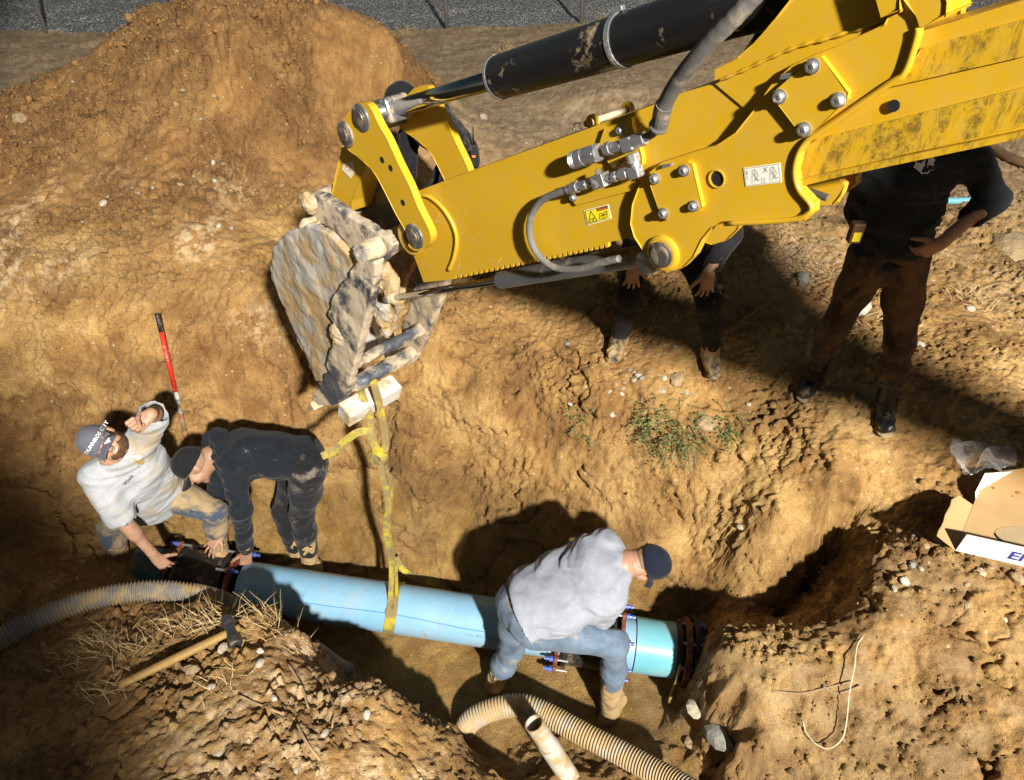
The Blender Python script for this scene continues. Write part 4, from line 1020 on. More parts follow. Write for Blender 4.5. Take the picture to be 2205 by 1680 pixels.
M_BLUE = dirty('blue_bolt_coat', (0.05, 0.12, 0.52), rough=0.4, mud=0.12, mscale=20)
PA, PB = at_d(560, 1266, 4.95), at_d(1345, 1384, 4.72)
PD = (PB - PA).normalized(); PR = 0.1675
PU = (Vector((0, 0, 1)) - PD * PD.z).normalized(); PW = PD.cross(PU)
def pp(px):
    """point of the pipe axis seen at column px"""
    lo, hi = -6.0, 6.0
    for _ in range(50):
        m = (lo + hi) / 2; p = PA + PD * m; dep = p.y * cP - (p.z - CAM_H) * sP
        if CX + FPX * p.x / dep < px: lo = m
        else: hi = m
    return PA + PD * lo
def hollow(name, a, b, r, th, mat, parent, n=48, **k): return MB().ring(a, b, r, r - th, n).build(name, mat, parent, **k)
def auto_smooth(o):
    o.data.polygons.foreach_set('use_smooth', np.ones(len(o.data.polygons), bool)); o.data.set_sharp_from_angle(angle=math.radians(40)); return o
wp = empty('water_pipe', pp(830) - PU * PR, 'long pale blue water pipe lying across the trench floor in a yellow sling', 'pipe')
o = auto_smooth(hollow('pipe_wall', pp(528), pp(1230), PR, 0.014, M_PVC, wp))
ln = [pp(600 + i * 18) for i in range(26)]
M_LINE = plain('blue_marker', (0.05, 0.22, 0.52), 0.5)
P = [q + (PU * math.cos(a) - PW * math.sin(a) * -1) * (PR + 0.0006) for q, a in zip(ln, [.78 + .05 * math.sin(i * .33) + i * .004 for i in range(26)])]
MB().tube(P, 0.0022, 5).build('marker_line', M_LINE, wp)
# printed line of small lettering along the pipe
pt = pp(1010); tang = PD; upv = (PU * math.cos(1.25) + PW * math.sin(1.25))
toC = (CAMP - pt).normalized(); fr = (toC - PD * toC.dot(PD)).normalized(); dn = PD.cross(fr); dn = dn if dn.z < 0 else -dn
a_ = math.radians(38); sf = fr * math.cos(a_) + dn * math.sin(a_); su = -(dn * math.cos(a_) - fr * math.sin(a_))
text_mesh('12 IN. PVC 1120 DR 18 165 PSI', pt + sf * (PR + 0.001), PD, su, 0.026, plain('faded_print', (0.10, 0.2, 0.35), 0.6), wp, name='printed_line')
def coupling(px0, px1, label, nb=8, phase=0.2):
    a, b = pp(px0), pp(px1); L = (b - a).length; t = empty('pipe_coupling', (a + b) / 2 - PU * 0.22, label, 'pipe coupling', 'sleeve couplings on the blue pipe')
    MB().revolve(a, PD, [(0, PR + .004), (0.001, PR + .055), (.022, PR + .055), (.03, PR + .030), (L * .5, PR + .026), (L - .03, PR + .030), (L - .022, PR + .055), (L - .001, PR + .055), (L, PR + .004)], 40).build('sleeve', M_IRON, t)
    for q, s in ((a, -1), (b, 1)):
        g = MB().ring(q + PD * s * 0.028, q + PD * s * 0.055, PR + .055, PR + .003, 32)
        for k in range(nb):
            an = phase + k * 2 * math.pi / nb; d = PU * math.cos(an) + PW * math.sin(an)
            g.cyl(q + PD * s * 0.030 + d * (PR + .06), q + PD * s * 0.053 + d * (PR + .06), 0.026, n=12)
        g.build('gland_ring', M_RED, t, bevel=0.004)
        for k in range(nb):
            an = phase + k * 2 * math.pi / nb; d = PU * math.cos(an) + PW * math.sin(an); c = q + d * (PR + .064)
            bo = MB().cyl(c - PD * s * 0.04, c + PD * s * 0.115, 0.0085, n=10).build('bolt', M_ZINC, t, smooth=False)
            MB().cyl(c + PD * s * 0.056, c + PD * s * 0.082, 0.0185, n=6).cyl(c + PD * s * 0.090, c + PD * s * 0.110, 0.013, n=6).build('nut', M_BLUE, bo, bevel=0.002)
    return t
coupling(398, 500, 'black sleeve coupling at the left end of the blue pipe, under the reaching hands')
coupling(1215, 1320, 'black sleeve coupling with red rings and blue nuts beneath the crouching worker in blue jeans', phase=0.55)
M_PVC3 = dirty('dirty_teal_pipe', (0.02, 0.10, 0.12), rough=.6, mud=.45, mscale=5, mudcol=(.22, .14, .06))
lp = empty('old_pipe', pp(200) - PU * PR, 'dark turquoise pipe running out of the trench wall at the left', 'pipe')
auto_smooth(hollow('pipe_wall', pp(300), pp(395), PR, 0.016, M_PVC3, lp))
sp = empty('short_pipe', pp(1400) - PU * PR, 'short bright turquoise pipe piece between the coupling and the red flange', 'pipe')
auto_smooth(hollow('pipe_wall', pp(1330), pp(1362), PR, 0.016, M_PVC, sp)); auto_smooth(hollow('pipe_collar', pp(1364), pp(1448), PR + .011, 0.027, M_PVC2, sp))
MB().ring(pp(1448), pp(1466), PR + .02, PR - .03, 40).build('gasket_wrap', M_IRON, sp, smooth=True)
fl = empty('pipe_flange', pp(1475) - PU * 0.24, 'rusty red bolted flange joint at the right end of the pipe by the trench wall', 'pipe flange')
MB().ring(pp(1466), pp(1478), PR + .055, PR - .02, 40).build('flange_ring', M_RED, fl, bevel=0.004); MB().ring(pp(1484), pp(1494), PR + .052, PR - .02, 40).build('flange_ring', M_IRON, fl, bevel=0.004)
for k in range(8):
    an = .3 + k * math.pi / 4; d = (PU * math.cos(an) + PW * math.sin(an)) * (PR + .032)
    bo = MB().cyl(pp(1458) + d, pp(1506) + d, 0.010, n=10).build('bolt', M_ZINC, fl); MB().cyl(pp(1497) + d, pp(1507) + d, 0.02, n=6).build('nut', M_BLUE, bo)
auto_smooth(MB().ring(pp(1496), pp(1640), PR, PR - .02, 40).build('iron_pipe', M_IRON, fl))

# ------------------------------------------------------------------ sling, block
def strap_material():
    m, nt, b = mat_new('muddy_yellow_webbing'); t = NT(nt); co = t.coord('Object')
    g = t.ramp(t.noise(co, 11.0, 4, 0.6), [(0.40, 0.0), (0.52, 1.0)])
    c = t.mix(g, (0.46, 0.38, 0.03), (0.25, 0.19, 0.08)); t.l(c, b.inputs['Base Color']); b.inputs['Roughness'].default_value = 0.85
    w = t.n('ShaderNodeTexWave'); w.inputs['Scale'].default_value = 60.0; w.inputs['Distortion'].default_value = 1.0; t.l(co, w.inputs['Vector'])
    t.l(t.bump(w.outputs['Fac'], 0.5, 0.002), b.inputs['Normal']); return m
M_STRAP = strap_material()
Zs = lambda x, y: (654 + .3692 * x, 775 + .3692 * y)
sl = empty('lifting_sling', pp(845) - PU * PR, 'knotted muddy yellow lifting sling running from the bucket down to the blue pipe', 'sling')
TOC = Vector((0.12, -0.85, 0.5)).normalized()
def strap(pts, w, name, N=None, th=0.008, tw=None):
    P = spline([p if isinstance(p, Vector) else at_y(*Zs(p[0], p[1]), p[2]) for p in pts], 8)
    N = N or TOC
    if tw: N = [Matrix.Rotation(tw * math.sin(i * .35), 3, 'Z') @ N for i in range(len(P))]
    V, F = ribbon(P, N, w, th); return MO(name, V, F, M_STRAP, sl)
strap([(330, 110, 2.84), (352, 84, 2.76), (380, 80, 2.70), (402, 120, 2.68), (425, 200, 2.68), (450, 300, 2.69), (468, 390, 2.70), (478, 470, 2.70), (470, 540, 2.69)], 0.034, 'strap')
strap([(330, 150, 2.84), (340, 200, 2.74), (372, 290, 2.72), (396, 390, 2.71), (408, 470, 2.70), (415, 520, 2.69), (430, 560, 2.68)], 0.034, 'strap')
# knot: a few wraps
kc = at_y(*Zs(440, 560), 2.69)
for ph, r1, r2, ax in ((0.0, .045, .060, (1, 0, .25)), (.9, .040, .05, (1, 0, -.5)), (2.0, .036, .045, (.9, .2, .6))):
    ax = Vector(ax).normalized(); ay = Vector((0, -.45, .9)); az = ax.cross(ay).normalized()
    P = [kc + ax * (math.cos(t) * r1) + ay * (math.sin(t) * r2) + az * (0.022 * math.sin(2 * t + ph)) for t in np.linspace(0, 2 * math.pi, 30)]
    N = [(p - kc).normalized() for p in P]; V, F = ribbon(P, N, 0.032, 0.009); MO('knot_turn', V, F, M_STRAP, sl)
strap([(430, 540, 2.68), (385, 432, 2.68), (330, 420, 2.67), (285, 440, 2.66), (230, 485, 2.65), (175, 530, 2.64), (105, 563, 2.62)], 0.040, 'loose_tail', N=Vector((0.1, -.6, .8)).normalized())
strap([(445, 600, 2.70), (458, 680, 2.70), (485, 780, 2.71), (490, 880, 2.72), (478, 975, 2.73), (492, 1100, 2.75), (512, 1205, 2.78), pp(848) + (PU * math.cos(.25) + PW * math.sin(.25)) * (PR + .012), pp(848) + (PU * math.cos(.75) + PW * math.sin(.75)) * (PR + .012)], 0.034, 'strap')
strap([(475, 620, 2.71), (500, 720, 2.73), (510, 830, 2.74), (496, 960, 2.76), (510, 1100, 2.78), (535, 1215, 2.80), pp(858) + (PU * math.cos(.1) + PW * math.sin(.1)) * (PR + .012), pp(858) + (PU * math.cos(.6) + PW * math.sin(.6)) * (PR + .012)], 0.026, 'strap', N=Vector((.8, -.5, .2)).normalized())
for px, w in ((848, 0.046), (858, 0.034)):                         # loops round the pipe
    q = pp(px); P = [q + (PU * math.cos(t) + PW * math.sin(t)) * (PR + .006) + PD * .012 * math.sin(t * 2) for t in np.linspace(0, 2 * math.pi, 40)]
    N = [(p - q).normalized() for p in P]; V, F = ribbon(P, N, w, 0.005); MO('pipe_loop', V, F, M_STRAP, sl)
P = spline([ground_hit(*Zs(x, y)) + Vector((0, 0, .02 + h)) for x, y, h in [(545, 1210, .1), (580, 1250, .05), (640, 1285, .02), (720, 1305, .01), (790, 1318, .01)]], 6)
V, F = ribbon(P, Vector((0.1, -.5, .85)).normalized(), 0.045, .005); MO('loose_tail', V, F, M_STRAP, sl)
M_BLOCK = dirty('white_block', (0.62, 0.61, 0.57), rough=0.6, mud=0.48, mscale=7, mudcol=(0.50, 0.36, 0.19), bump=0.5, var=.03)
wb = arm(797, 862, 0.0)
MB().box(wb, A_N * 0.165 + A_D * 0.0, (Vector((0, 0, 1)) * .9 + A_D * .35).normalized() * 0.052, (A_D * .9 - Vector((0, 0, .35))).normalized() * 0.05).build('white_block', M_BLOCK, bevel=0.006)
tag(bpy.data.objects['white_block'], 'white muddy block held in the sling below the bucket edge', 'block')

# ------------------------------------------------------------------ hoses, stub, hammer, rod
def corr(name, pts, r, mat, label, per=14, pitch=0.019, cat='hose', amp=0.12, group=None, parent=None):
    P = spline([Vector(p) for p in pts], per * 3); L = [0]
    for a, b in zip(P[:-1], P[1:]): L.append(L[-1] + (b - a).length)
    n = int(L[-1] / pitch * 6); Q = []; j = 0
    for i in range(n + 1):
        s = L[-1] * i / n
        while j < len(L) - 2 and L[j + 1] < s: j += 1
        Q.append(P[j].lerp(P[j + 1], (s - L[j]) / max(L[j + 1] - L[j], 1e-6)))
    rr = [r * (1 + amp * math.copysign(abs(math.sin(i * math.pi / 3)) ** .7, math.sin(i * math.pi / 3))) for i in range(n + 1)]
    o = MB().tube(Q, rr, 22).build(name, mat, parent, smooth=True)
    return tag(o, label, cat, group) if label else o
M_CORR = dirty('muddy_corrugated_plastic', (0.20, 0.19, 0.175), rough=0.7, mud=0.5, mscale=6, mudcol=(0.44, 0.31, 0.16), bump=0.5, var=.15)
M_CORR2 = dirty('muddy_tan_corrugated', (0.42, 0.38, 0.31), rough=0.75, mud=0.62, mscale=7, mudcol=(0.50, 0.36, 0.18), bump=0.6, var=.15)
corr('drain_hose', [at_z(x, y, z) for x, y, z in [(-130, 1460, -.55), (-30, 1395, -.56), (60, 1345, -.58), (150, 1305, -.60), (250, 1280, -.64), (340, 1272, -.70), (420, 1280, -.78), (480, 1296, -.98), (510, 1320, -1.3)]], 0.058, M_CORR, 'grey muddy corrugated hose lying on the dark bank at the left')
Zh = lambda x, y: (990 + .3592 * x, 1076 + .3592 * y)
corr('drain_hose', [at_z(*Zh(x, y), z) for x, y, z in [(20, 1400, -1.62), (60, 1330, -1.5), (150, 1275, -1.42), (280, 1238, -1.37), (400, 1238, -1.35), (520, 1285, -1.35), (650, 1355, -1.34), (800, 1435, -1.32), (950, 1510, -1.30), (1100, 1590, -1.27), (1250, 1670, -1.22), (1400, 1760, -1.15)]], 0.062, M_CORR2, 'tan mud-coated corrugated hose curving across the bottom of the trench')
corr('hose_end', [at_z(672, 1392, -1.15), at_z(690, 1406, -1.2), at_z(722, 1430, -1.35), at_z(750, 1445, -1.5)], 0.045, M_CORR, 'short end of grey ribbed hose sticking out below the hammer bank', per=5)
M_STUB = dirty('muddy_white_pvc', (0.50, 0.47, 0.40), rough=0.55, mud=0.52, mscale=8, mudcol=(0.46, 0.32, 0.16), bump=0.5)
a, b = at_z(*Zh(443, 1340), -.95), at_z(*Zh(760, 1820), -1.62)
st = empty('pipe_stub', b, 'open-ended muddy plastic pipe stub beside the tan corrugated hose', 'pipe'); auto_smooth(MB().ring(a, b, 0.053, 0.047, 32).build('pipe_wall', M_STUB, st))
auto_smooth(MB().ring(a.lerp(b, .25), a.lerp(b, .85), 0.058, 0.052, 32).build('pipe_sleeve', M_STUB, st))
# sledge hammer
M_WOOD = dirty('yellow_wood', (0.36, 0.22, 0.06), rough=0.6, mud=0.42, mscale=10, mudcol=(0.35, 0.22, 0.1), bump=0.3)
h1 = ground_hit(505, 1368) + Vector((0, -.01, .055)); h0 = ground_hit(262, 1482) + Vector((0, 0, .03)); hd = (h1 - h0).normalized()
mid = (h0 + h1) / 2; lift = max(0.0, ground_z(mid.x, mid.y) + 0.03 - mid.z); h0.z += lift * .6; h1.z += lift * .6; hd = (h1 - h0).normalized()
hm = empty('sledge_hammer', (h0 + h1) / 2, 'sledge hammer with a yellow wooden handle lying on the near bank', 'hammer')
MB().tube([h0 + hd * ((h1 - h0).length * i / 12) for i in range(14)], lambda t: 0.017 + 0.004 * math.sin(t * 3) + (0.004 if t < .06 else 0), 14, flat=((0, 0, 1), 1.15)).build('handle', M_WOOD, hm, smooth=True)
ha = hd.cross(Vector((0, 0, 1))).normalized(); hu = hd.cross(ha)
M_HEAD = dirty('hammer_steel', (0.10, 0.10, 0.105), rough=0.4, metal=0.7, mud=0.25, mscale=12, mudcol=(0.24, 0.13, 0.06), bump=0.4)
MB().revolve(h1 - ha * 0.095, ha, [(0, .028), (.006, .036), (.045, .037), (.06, .031), (.13, .031), (.145, .037), (.184, .036), (.19, .028)], 8).build('hammer_head', M_HEAD, hm, bevel=0.003)
# measuring rod against the far wall
r0 = ground_hit(404, 950) + Vector((0, -.02, -.05)); r1 = ground_hit(338, 676) + Vector((0, -.05, .03))
gap = max(ground_z(*(q := r0.lerp(r1, i / 20)).xy) - q.z for i in range(3, 20)); r1 = r0 + (at_y(338, 676, r1.y - max(0, gap) * 1.0 - .03) - r0)
rd = empty('measuring_rod', r0, 'red, white and black striped rod leaning on the trench wall behind the crouching man', 'rod')
M_RODR = dirty('rod_red', (0.62, 0.035, 0.02), rough=0.5, mud=0.22, mscale=25, mudcol=(.6, .5, .42)); M_RODB = dirty('rod_black', (0.03, 0.03, 0.035), rough=0.5, mud=0.3, mscale=25)
M_RODW = dirty('rod_white', (0.7, 0.68, 0.66), rough=0.5, mud=0.4, mscale=25, mudcol=(.12, .1, .1)); M_RODM = dirty('rod_muddy', (0.30, 0.06, 0.03), rough=0.6, mud=0.6, mscale=25, mudcol=(.3, .2, .1))
for u0, u1, m in ((1, .875, M_RODB), (.875, .44, M_RODR), (.44, .28, M_RODW), (.28, .14, M_RODM), (.14, 0, M_RODM)):
    MB().cyl(r0.lerp(r1, u1), r0.lerp(r1, u0), 0.0165, n=14).build('stripe', m, rd, smooth=True)

# ------------------------------------------------------------------ cardboard tray, bag, strings
M_CARD = dirty('cardboard', (0.47, 0.31, 0.145), rough=0.85, mud=0.03, mscale=4, mudcol=(0.38, 0.25, 0.12), bump=0.25, var=.06)
M_CARDW = dirty('white_card', (0.74, 0.74, 0.74), rough=0.7, mud=0.12, mscale=6, bump=0.2, var=.02)
c0 = at_z(2056, 1186, -.12); e1 = Vector((.957, -.29, -.02)); e2 = Vector((.62, .785, .03)).normalized(); up = Vector((0, 0, 1)); hB = .165; L1, L2 = .62, .56
bx = empty('cardboard_tray', c0 + e1 * .3 + e2 * .25, 'torn open cardboard tray with a white outside standing on loose soil at the right edge', 'box')
MB().prism([c0, c0 + e1 * L1, c0 + e1 * L1 + e2 * L2, c0 + e2 * L2], up * .006).build('bottom', M_CARD, bx)
of = (-e2 * .2 + up).normalized() * hB
fw = MB().prism([c0, c0 + e1 * L1, c0 + e1 * L1 + of, c0 + of], e2 * .004).build('front_wall', M_CARDW, bx); MB().prism([c0 + e2 * .0042 + e1 * .004, c0 + e1 * L1 + e2 * .0042, c0 + e1 * L1 + of + e2 * .0042, c0 + of + e2 * .0042 + e1 * .004], e2 * .003).build('front_lining', M_CARD, bx)
ol = (-e1 * .95 + up * .62).normalized() * hB * .85
wav = [c0 + e2 * (L2 * .62 * i / 8) + ol * (1 + .03 * math.sin(i * 1.9)) for i in range(9)]; wav[-1] = c0 + e2 * (L2 * .66) + ol * .8
MB().prism([c0 + e2 * (L2 * .68)] + [c0] + wav, e1 * .005).build('side_wall', M_CARD, bx)
bt = c0 + e2 * L2 * .78
MB().prism([bt, c0 + e2 * L2, c0 + e2 * L2 + e1 * .10 + up * .15, c0 + e2 * L2 * .93 + up * .13 - e1 * .02, bt + up * .05 - e1 * .02], e1 * .004).build('torn_flap', M_CARDW, bx)
MB().prism([c0 + e2 * L2, c0 + e2 * L2 + e1 * .5, c0 + e2 * L2 + e1 * .5 + up * hB, c0 + e2 * L2 + e1 * .16 + up * hB * 1.2, c0 + e2 * L2 + e1 * .05 + up * hB * .8], e2 * .005).build('back_wall', M_CARD, bx)
oc = c0 + e1 * .30 + e2 * .20 + up * .0064
E = [oc + e1 * (.155 * math.cos(t)) + e2 * (.085 * math.sin(t)) for t in np.linspace(0, 2 * math.pi, 28)[:-1]]
MB().prism(E, up * .002).build('paper_window', dirty('translucent_paper', (0.42, 0.32, 0.18), rough=0.5, mud=0.2), bx)
MB().tube([oc + up * .004 + e1 * (.155 * math.cos(t)) + e2 * (.085 * math.sin(t)) for t in np.linspace(3.3, 4.4, 12)], lambda t: .003 + .003 * math.sin(t * 3.1), 6).build('tear', M_INK, bx)
M_LOGO = plain('blue_print', (0.02, 0.05, 0.30), 0.6)
text_mesh('ENS', c0 + e1 * .225 + of * .26 - e2 * .0012, e1, of.normalized(), 0.10, M_LOGO, bx, name='printed_letters', bold=.03)
# crumpled clear bag
def bag_material():
    m, nt, b = mat_new('clear_plastic'); t = NT(nt)
    b.inputs['Base Color'].default_value = (.85, .85, .85, 1); b.inputs['Roughness'].default_value = .18; b.inputs['Alpha'].default_value = .22; b.inputs['Specular IOR Level'].default_value = .9
    return m
bc = ground_hit(2095, 1010) + Vector((0, 0, .06)); n = 46; V = []
for i in range(n):
    for j in range(n):
        u, v = i / (n - 1) - .5, j / (n - 1) - .5; V.append((u * .36, v * .34, 0))
V = np.array(V); q = V * 1.0
V[:, 2] = .09 * np.abs(perlin(q, 6.0, 3.3)) * 2 + .05 * perlin(q, 14.0, 1.1) + .02 * perlin(q, 30.0, 2.0) - .35 * (q[:, 0] ** 2 + q[:, 1] ** 2)
V[:, 0] += .07 * perlin(q, 8.0, 9.0); V[:, 1] += .07 * perlin(q, 8.0, 19.0)
F = [(i * n + j, (i + 1) * n + j, (i + 1) * n + j + 1, i * n + j + 1) for i in range(n - 1) for j in range(n - 1) if (i / (n - 1) - .5) ** 2 + (j / (n - 1) - .5) ** 2 < .2]
tag(MO('plastic_bag', V + np.array(bc), F, bag_material()), 'crumpled clear plastic bag lying behind the cardboard tray', 'plastic bag')
M_STRING = plain('pale_string', (0.66, 0.58, 0.40), 0.9, bump=.5, bscale=300)
Z8 = lambda x, y: (1420.7 + .4617 * x, 904 + .4617 * y)
P = spline([ground_hit(*Z8(x, y)) + Vector((.0, -.35, .5)) * l for x, y, l in [(945, 1010, .0), (905, 1055, .05), (880, 1150, .10), (850, 1260, .13), (838, 1380, .13), (825, 1460, .12), (790, 1505, .11), (750, 1520, .10), (700, 1495, .08), (670, 1450, .05), (660, 1400, .02)]], 8)
tag(MB().tube(P, .003, 7).build('string', M_STRING, smooth=True), 'pale string looped over the smooth cut bank at lower right', 'string')
P = [at_d(1465, 1433, 4.45), at_d(1455, 1465, 4.47), at_d(1440, 1512, 4.52)]
tag(MB().tube(spline(P, 6), lambda t: .009 + .003 * math.sin(t * 9), 8).build('stick', M_WOOD, smooth=True), 'short pale stick standing in front of the red flange', 'stick')
# ------------------------------------------------------------------ fence
M_GALV = plain('galvanised_post', (0.45, 0.46, 0.47), 0.4, metal=.8)
fe = empty('fence', (0, FENCE_Y, 0), 'thin galvanised fence posts standing along the gravel road', 'fence')
for k in range(-4, 5):
    xx = 1.13 + 2.2 * k; gz = ground_z(xx, FENCE_Y); MB().cyl((xx, FENCE_Y, gz - .1), (xx, FENCE_Y, gz + 1.9), .032, n=14).cyl((xx, FENCE_Y, gz + 1.9), (xx, FENCE_Y, gz + 1.94), .04, .02, n=14).build('post', M_GALV, fe, smooth=True)
MB().cyl((-8, FENCE_Y, 1.88), (10.5, FENCE_Y, 1.88), .018, n=10).build('top_rail', M_GALV, fe, smooth=True)
# things lying on the far bank
M_BROWNH = dirty('brown_hose', (0.16, 0.09, 0.05), rough=.6, mud=.3, mscale=8, mudcol=(.3, .2, .1))
P = spline([ground_hit(x, y) + Vector((0, 0, .05)) for x, y in [(2120, 318), (2150, 340), (2180, 355), (2240, 375), (2300, 400)]], 8)
tag(MB().tube(P, .045, 14).build('suction_hose', M_BROWNH, smooth=True), 'brown hose curving on the ground past the right shoulder of the man in black', 'hose')
a, b = ground_hit(2035, 440) + Vector((0, 0, .03)), ground_hit(2120, 438) + Vector((0, 0, .03))
lp2 = empty('thin_pipe', (a + b) / 2, 'thin light blue pipe on the ground seen under the bent elbow', 'pipe'); auto_smooth(MB().ring(a, b, .03, .025, 20).build('pipe_wall', M_PVC2, lp2))
# ------------------------------------------------------------------ stones
def stone_mesh(seed, r, name):
    s = SDF(0.16, 0.2); rs = np.random.RandomState(seed)
    s.ell((0, 0, 0), [(1, 0, 0), (0, 1, 0), (0, 0, 1)], (1, .62 + .3 * rs.rand(), .42 + .25 * rs.rand())); s.P = s.P
    u = np.array([(math.sin(t) * math.cos(p), math.sin(t) * math.sin(p), math.cos(t)) for t in np.linspace(0, math.pi, 7) for p in np.linspace(0, 2 * math.pi, 11)[:-1]])
    d = 1 + .22 * perlin(u, 1.6, seed * 1.7) + .12 * perlin(u, 3.5, seed); u = u * d[:, None] * np.array([1, .62 + .3 * rs.rand(), .42 + .25 * rs.rand()])
    F = [(i * 10 + j, i * 10 + (j + 1) % 10, (i + 1) * 10 + (j + 1) % 10, (i + 1) * 10 + j) for i in range(6) for j in range(10)]
    me = bpy.data.meshes.new(name); me.from_pydata([tuple(v) for v in u], [], [f[::-1] for f in F]); return me
M_STONE = [plain('stone_pale', (0.44, 0.38, 0.29), .85, var=.25, scale=3, bump=.4, bscale=12, bdist=.1), plain('stone_tan', (0.40, 0.29, 0.16), .9, var=.2, scale=3, bump=.4, bscale=12, bdist=.1), plain('stone_grey', (0.28, 0.28, 0.25), .85, var=.2, scale=3, bump=.4, bscale=12, bdist=.1), plain('stone_white', (0.56, 0.52, 0.44), .85, var=.1, scale=3, bump=.4, bscale=12, bdist=.1)]
SM = {}
for s in range(6):
    for k in range(4):
        me = stone_mesh(s + 3, 1, 'stone'); me.materials.append(M_STONE[k]); SM[s, k] = me
def stone(px, py, rpx, k, label, group, sink=.25, name='stone'):
    p = ground_hit(px, py); dep = p.y * cP - (p.z - CAM_H) * sP; r = rpx * dep / FPX
    o = bpy.data.objects.new(name, SM[random.randrange(6), k]); link(o); o.location = p + Vector((0, 0, r * .4 * (1 - sink))); o.scale = (r, r, r)
    o.rotation_euler = (random.uniform(-.4, .4), random.uniform(-.4, .4), random.uniform(0, 6.3)); return tag(o, label, 'stone', group)
Z7 = lambda x, y: (1205.4 + .4529 * x, 344.4 + .4529 * y)
Z5 = lambda x, y: (.4295 * x, .4295 * y)
for x, y, r, k in [(245, 1110, 24, 3), (287, 1115, 20, 3), (300, 1090, 16, 0), (308, 1062, 15, 1), (268, 1070, 16, 1), (372, 1030, 22, 0), (350, 1050, 16, 0), (390, 1042, 18, 2), (355, 1015, 14, 0), (330, 1000, 12, 2), (485, 1105, 22, 0), (495, 1040, 18, 3), (465, 1068, 12, 0),
                   (570, 1112, 14, 0), (600, 1112, 16, 0), (600, 1098, 11, 3), (565, 1192, 18, 3), (583, 1210, 18, 0), (625, 1222, 12, 0), (690, 1230, 13, 1), (735, 1252, 18, 0), (712, 1212, 13, 1), (20, 1092, 16, 1), (48, 1165, 15, 3), (250, 1213, 19, 3), (895, 1165, 15, 0), (105, 1112, 26, 1), (730, 1208, 9, 0), (675, 1200, 9, 1), (630, 1185, 10, 0), (545, 1215, 9, 0), (35, 878, 16, 2), (545, 890, 11, 0)]:
    stone(*Z7(x, y), r * .45, k, 'small pale pebble of the scatter around the green weeds below the standing men', 'pebbles round the weeds')
stone(*Z7(552, 1055), 21, 1, 'flat tan rock in the pebbles between the standing men', None, name='rock')
stone(*Z7(690, 1265), 27, 1, 'broad tan slab half buried beside the green weeds', None, name='rock')
stone(*Z7(1425, 722), 27, 3, 'white rock on the ground between the legs of the man in black', None, name='rock')
stone(*Z7(1150, 578), 20, 2, 'greenish grey rock in the dry brush', None, name='rock')
stone(*Z7(1712, 882), 9, 3, 'single white stone right of the muddy rubber boots', None)
stone(*Z7(1948, 715), 11, 3, 'single white stone on the lit bank at the far right', None)
stone(2185, 535, 62, 1, 'big smooth tan boulder half buried at the right edge', None, sink=1.2, name='boulder')
for x, y, r in [(918, 460, 18), (1072, 485, 11), (1008, 602, 11), (972, 890, 15), (905, 930, 17), (692, 975, 15), (1070, 820, 17), (1076, 912, 16), (1157, 960, 12), (1415, 932, 13), (1332, 915, 8), (664, 945, 11), (540, 990, 11), (1097, 1135, 15), (1160, 1147, 12), (935, 1187, 10), (280, 1005, 14), (412, 1117, 10), (365, 415, 10), (886, 262, 14), (980, 858, 9), (1255, 398, 9), (1120, 825, 10), (765, 945, 10), (520, 1025, 22), (940, 1355, 10), (1190, 495, 13), (470, 1275, 9)]:
    stone(*Z5(x, y), r * .43, random.choice((0, 0, 1, 3)), 'small pale stone in the brown slope of the dirt heap', 'stones on the heap slope')
stone(45, 262, 20, 1, 'large tan clod at the left foot of the dirt heap', None, name='rock')
stone(1040, 258, 14, 0, 'pale angular rock beside the bent man behind the arm', None, name='rock')
for x, y, r, k in [(1140, 757, 24, 3), (1090, 790, 20, 0), (1172, 680, 26, 2), (1215, 697, 14, 0), (1490, 717, 26, 0), (1535, 690, 20, 1), (1603, 935, 16, 3), (1430, 770, 16, 1), (375, 505, 22, 0), (1660, 745, 40, 1), (1420, 865, 30, 1), (1300, 575, 26, 2), (1190, 555, 24, 2), (1240, 590, 18, 1)]:
    stone(*Z8(x, y), r * .46, k, 'loose stone in the crumbled soil below the cardboard tray', 'stones below the cardboard tray')
for x, y, r, k in [(455, 1480, 10, 0), (590, 1505, 9, 3), (690, 1500, 12, 1), (790, 1540, 11, 3), (470, 1625, 12, 0), (700, 1580, 12, 0), (480, 1398, 13, 0), (560, 1430, 12, 0), (560, 1405, 9, 3), (410, 1450, 22, 1), (640, 1660, 9, 0), (800, 1640, 10, 1)]:
    stone(x, y, r, k, 'pale stone in the bright near bank below the sledge hammer', 'stones on the near bank')
for x, y, r, k, lb in [(1500, 1530, 26, 0, 'pale muddy rock at the foot of the cut bank, nearest the flange'), (1545, 1590, 40, 2, 'big grey wet rock at the foot of the smooth cut bank'), (1490, 1600, 18, 1, 'small tan rock left of the big grey rock by the cut bank')]:
    stone(x, y, r, k, lb, 'rocks at the cut bank')
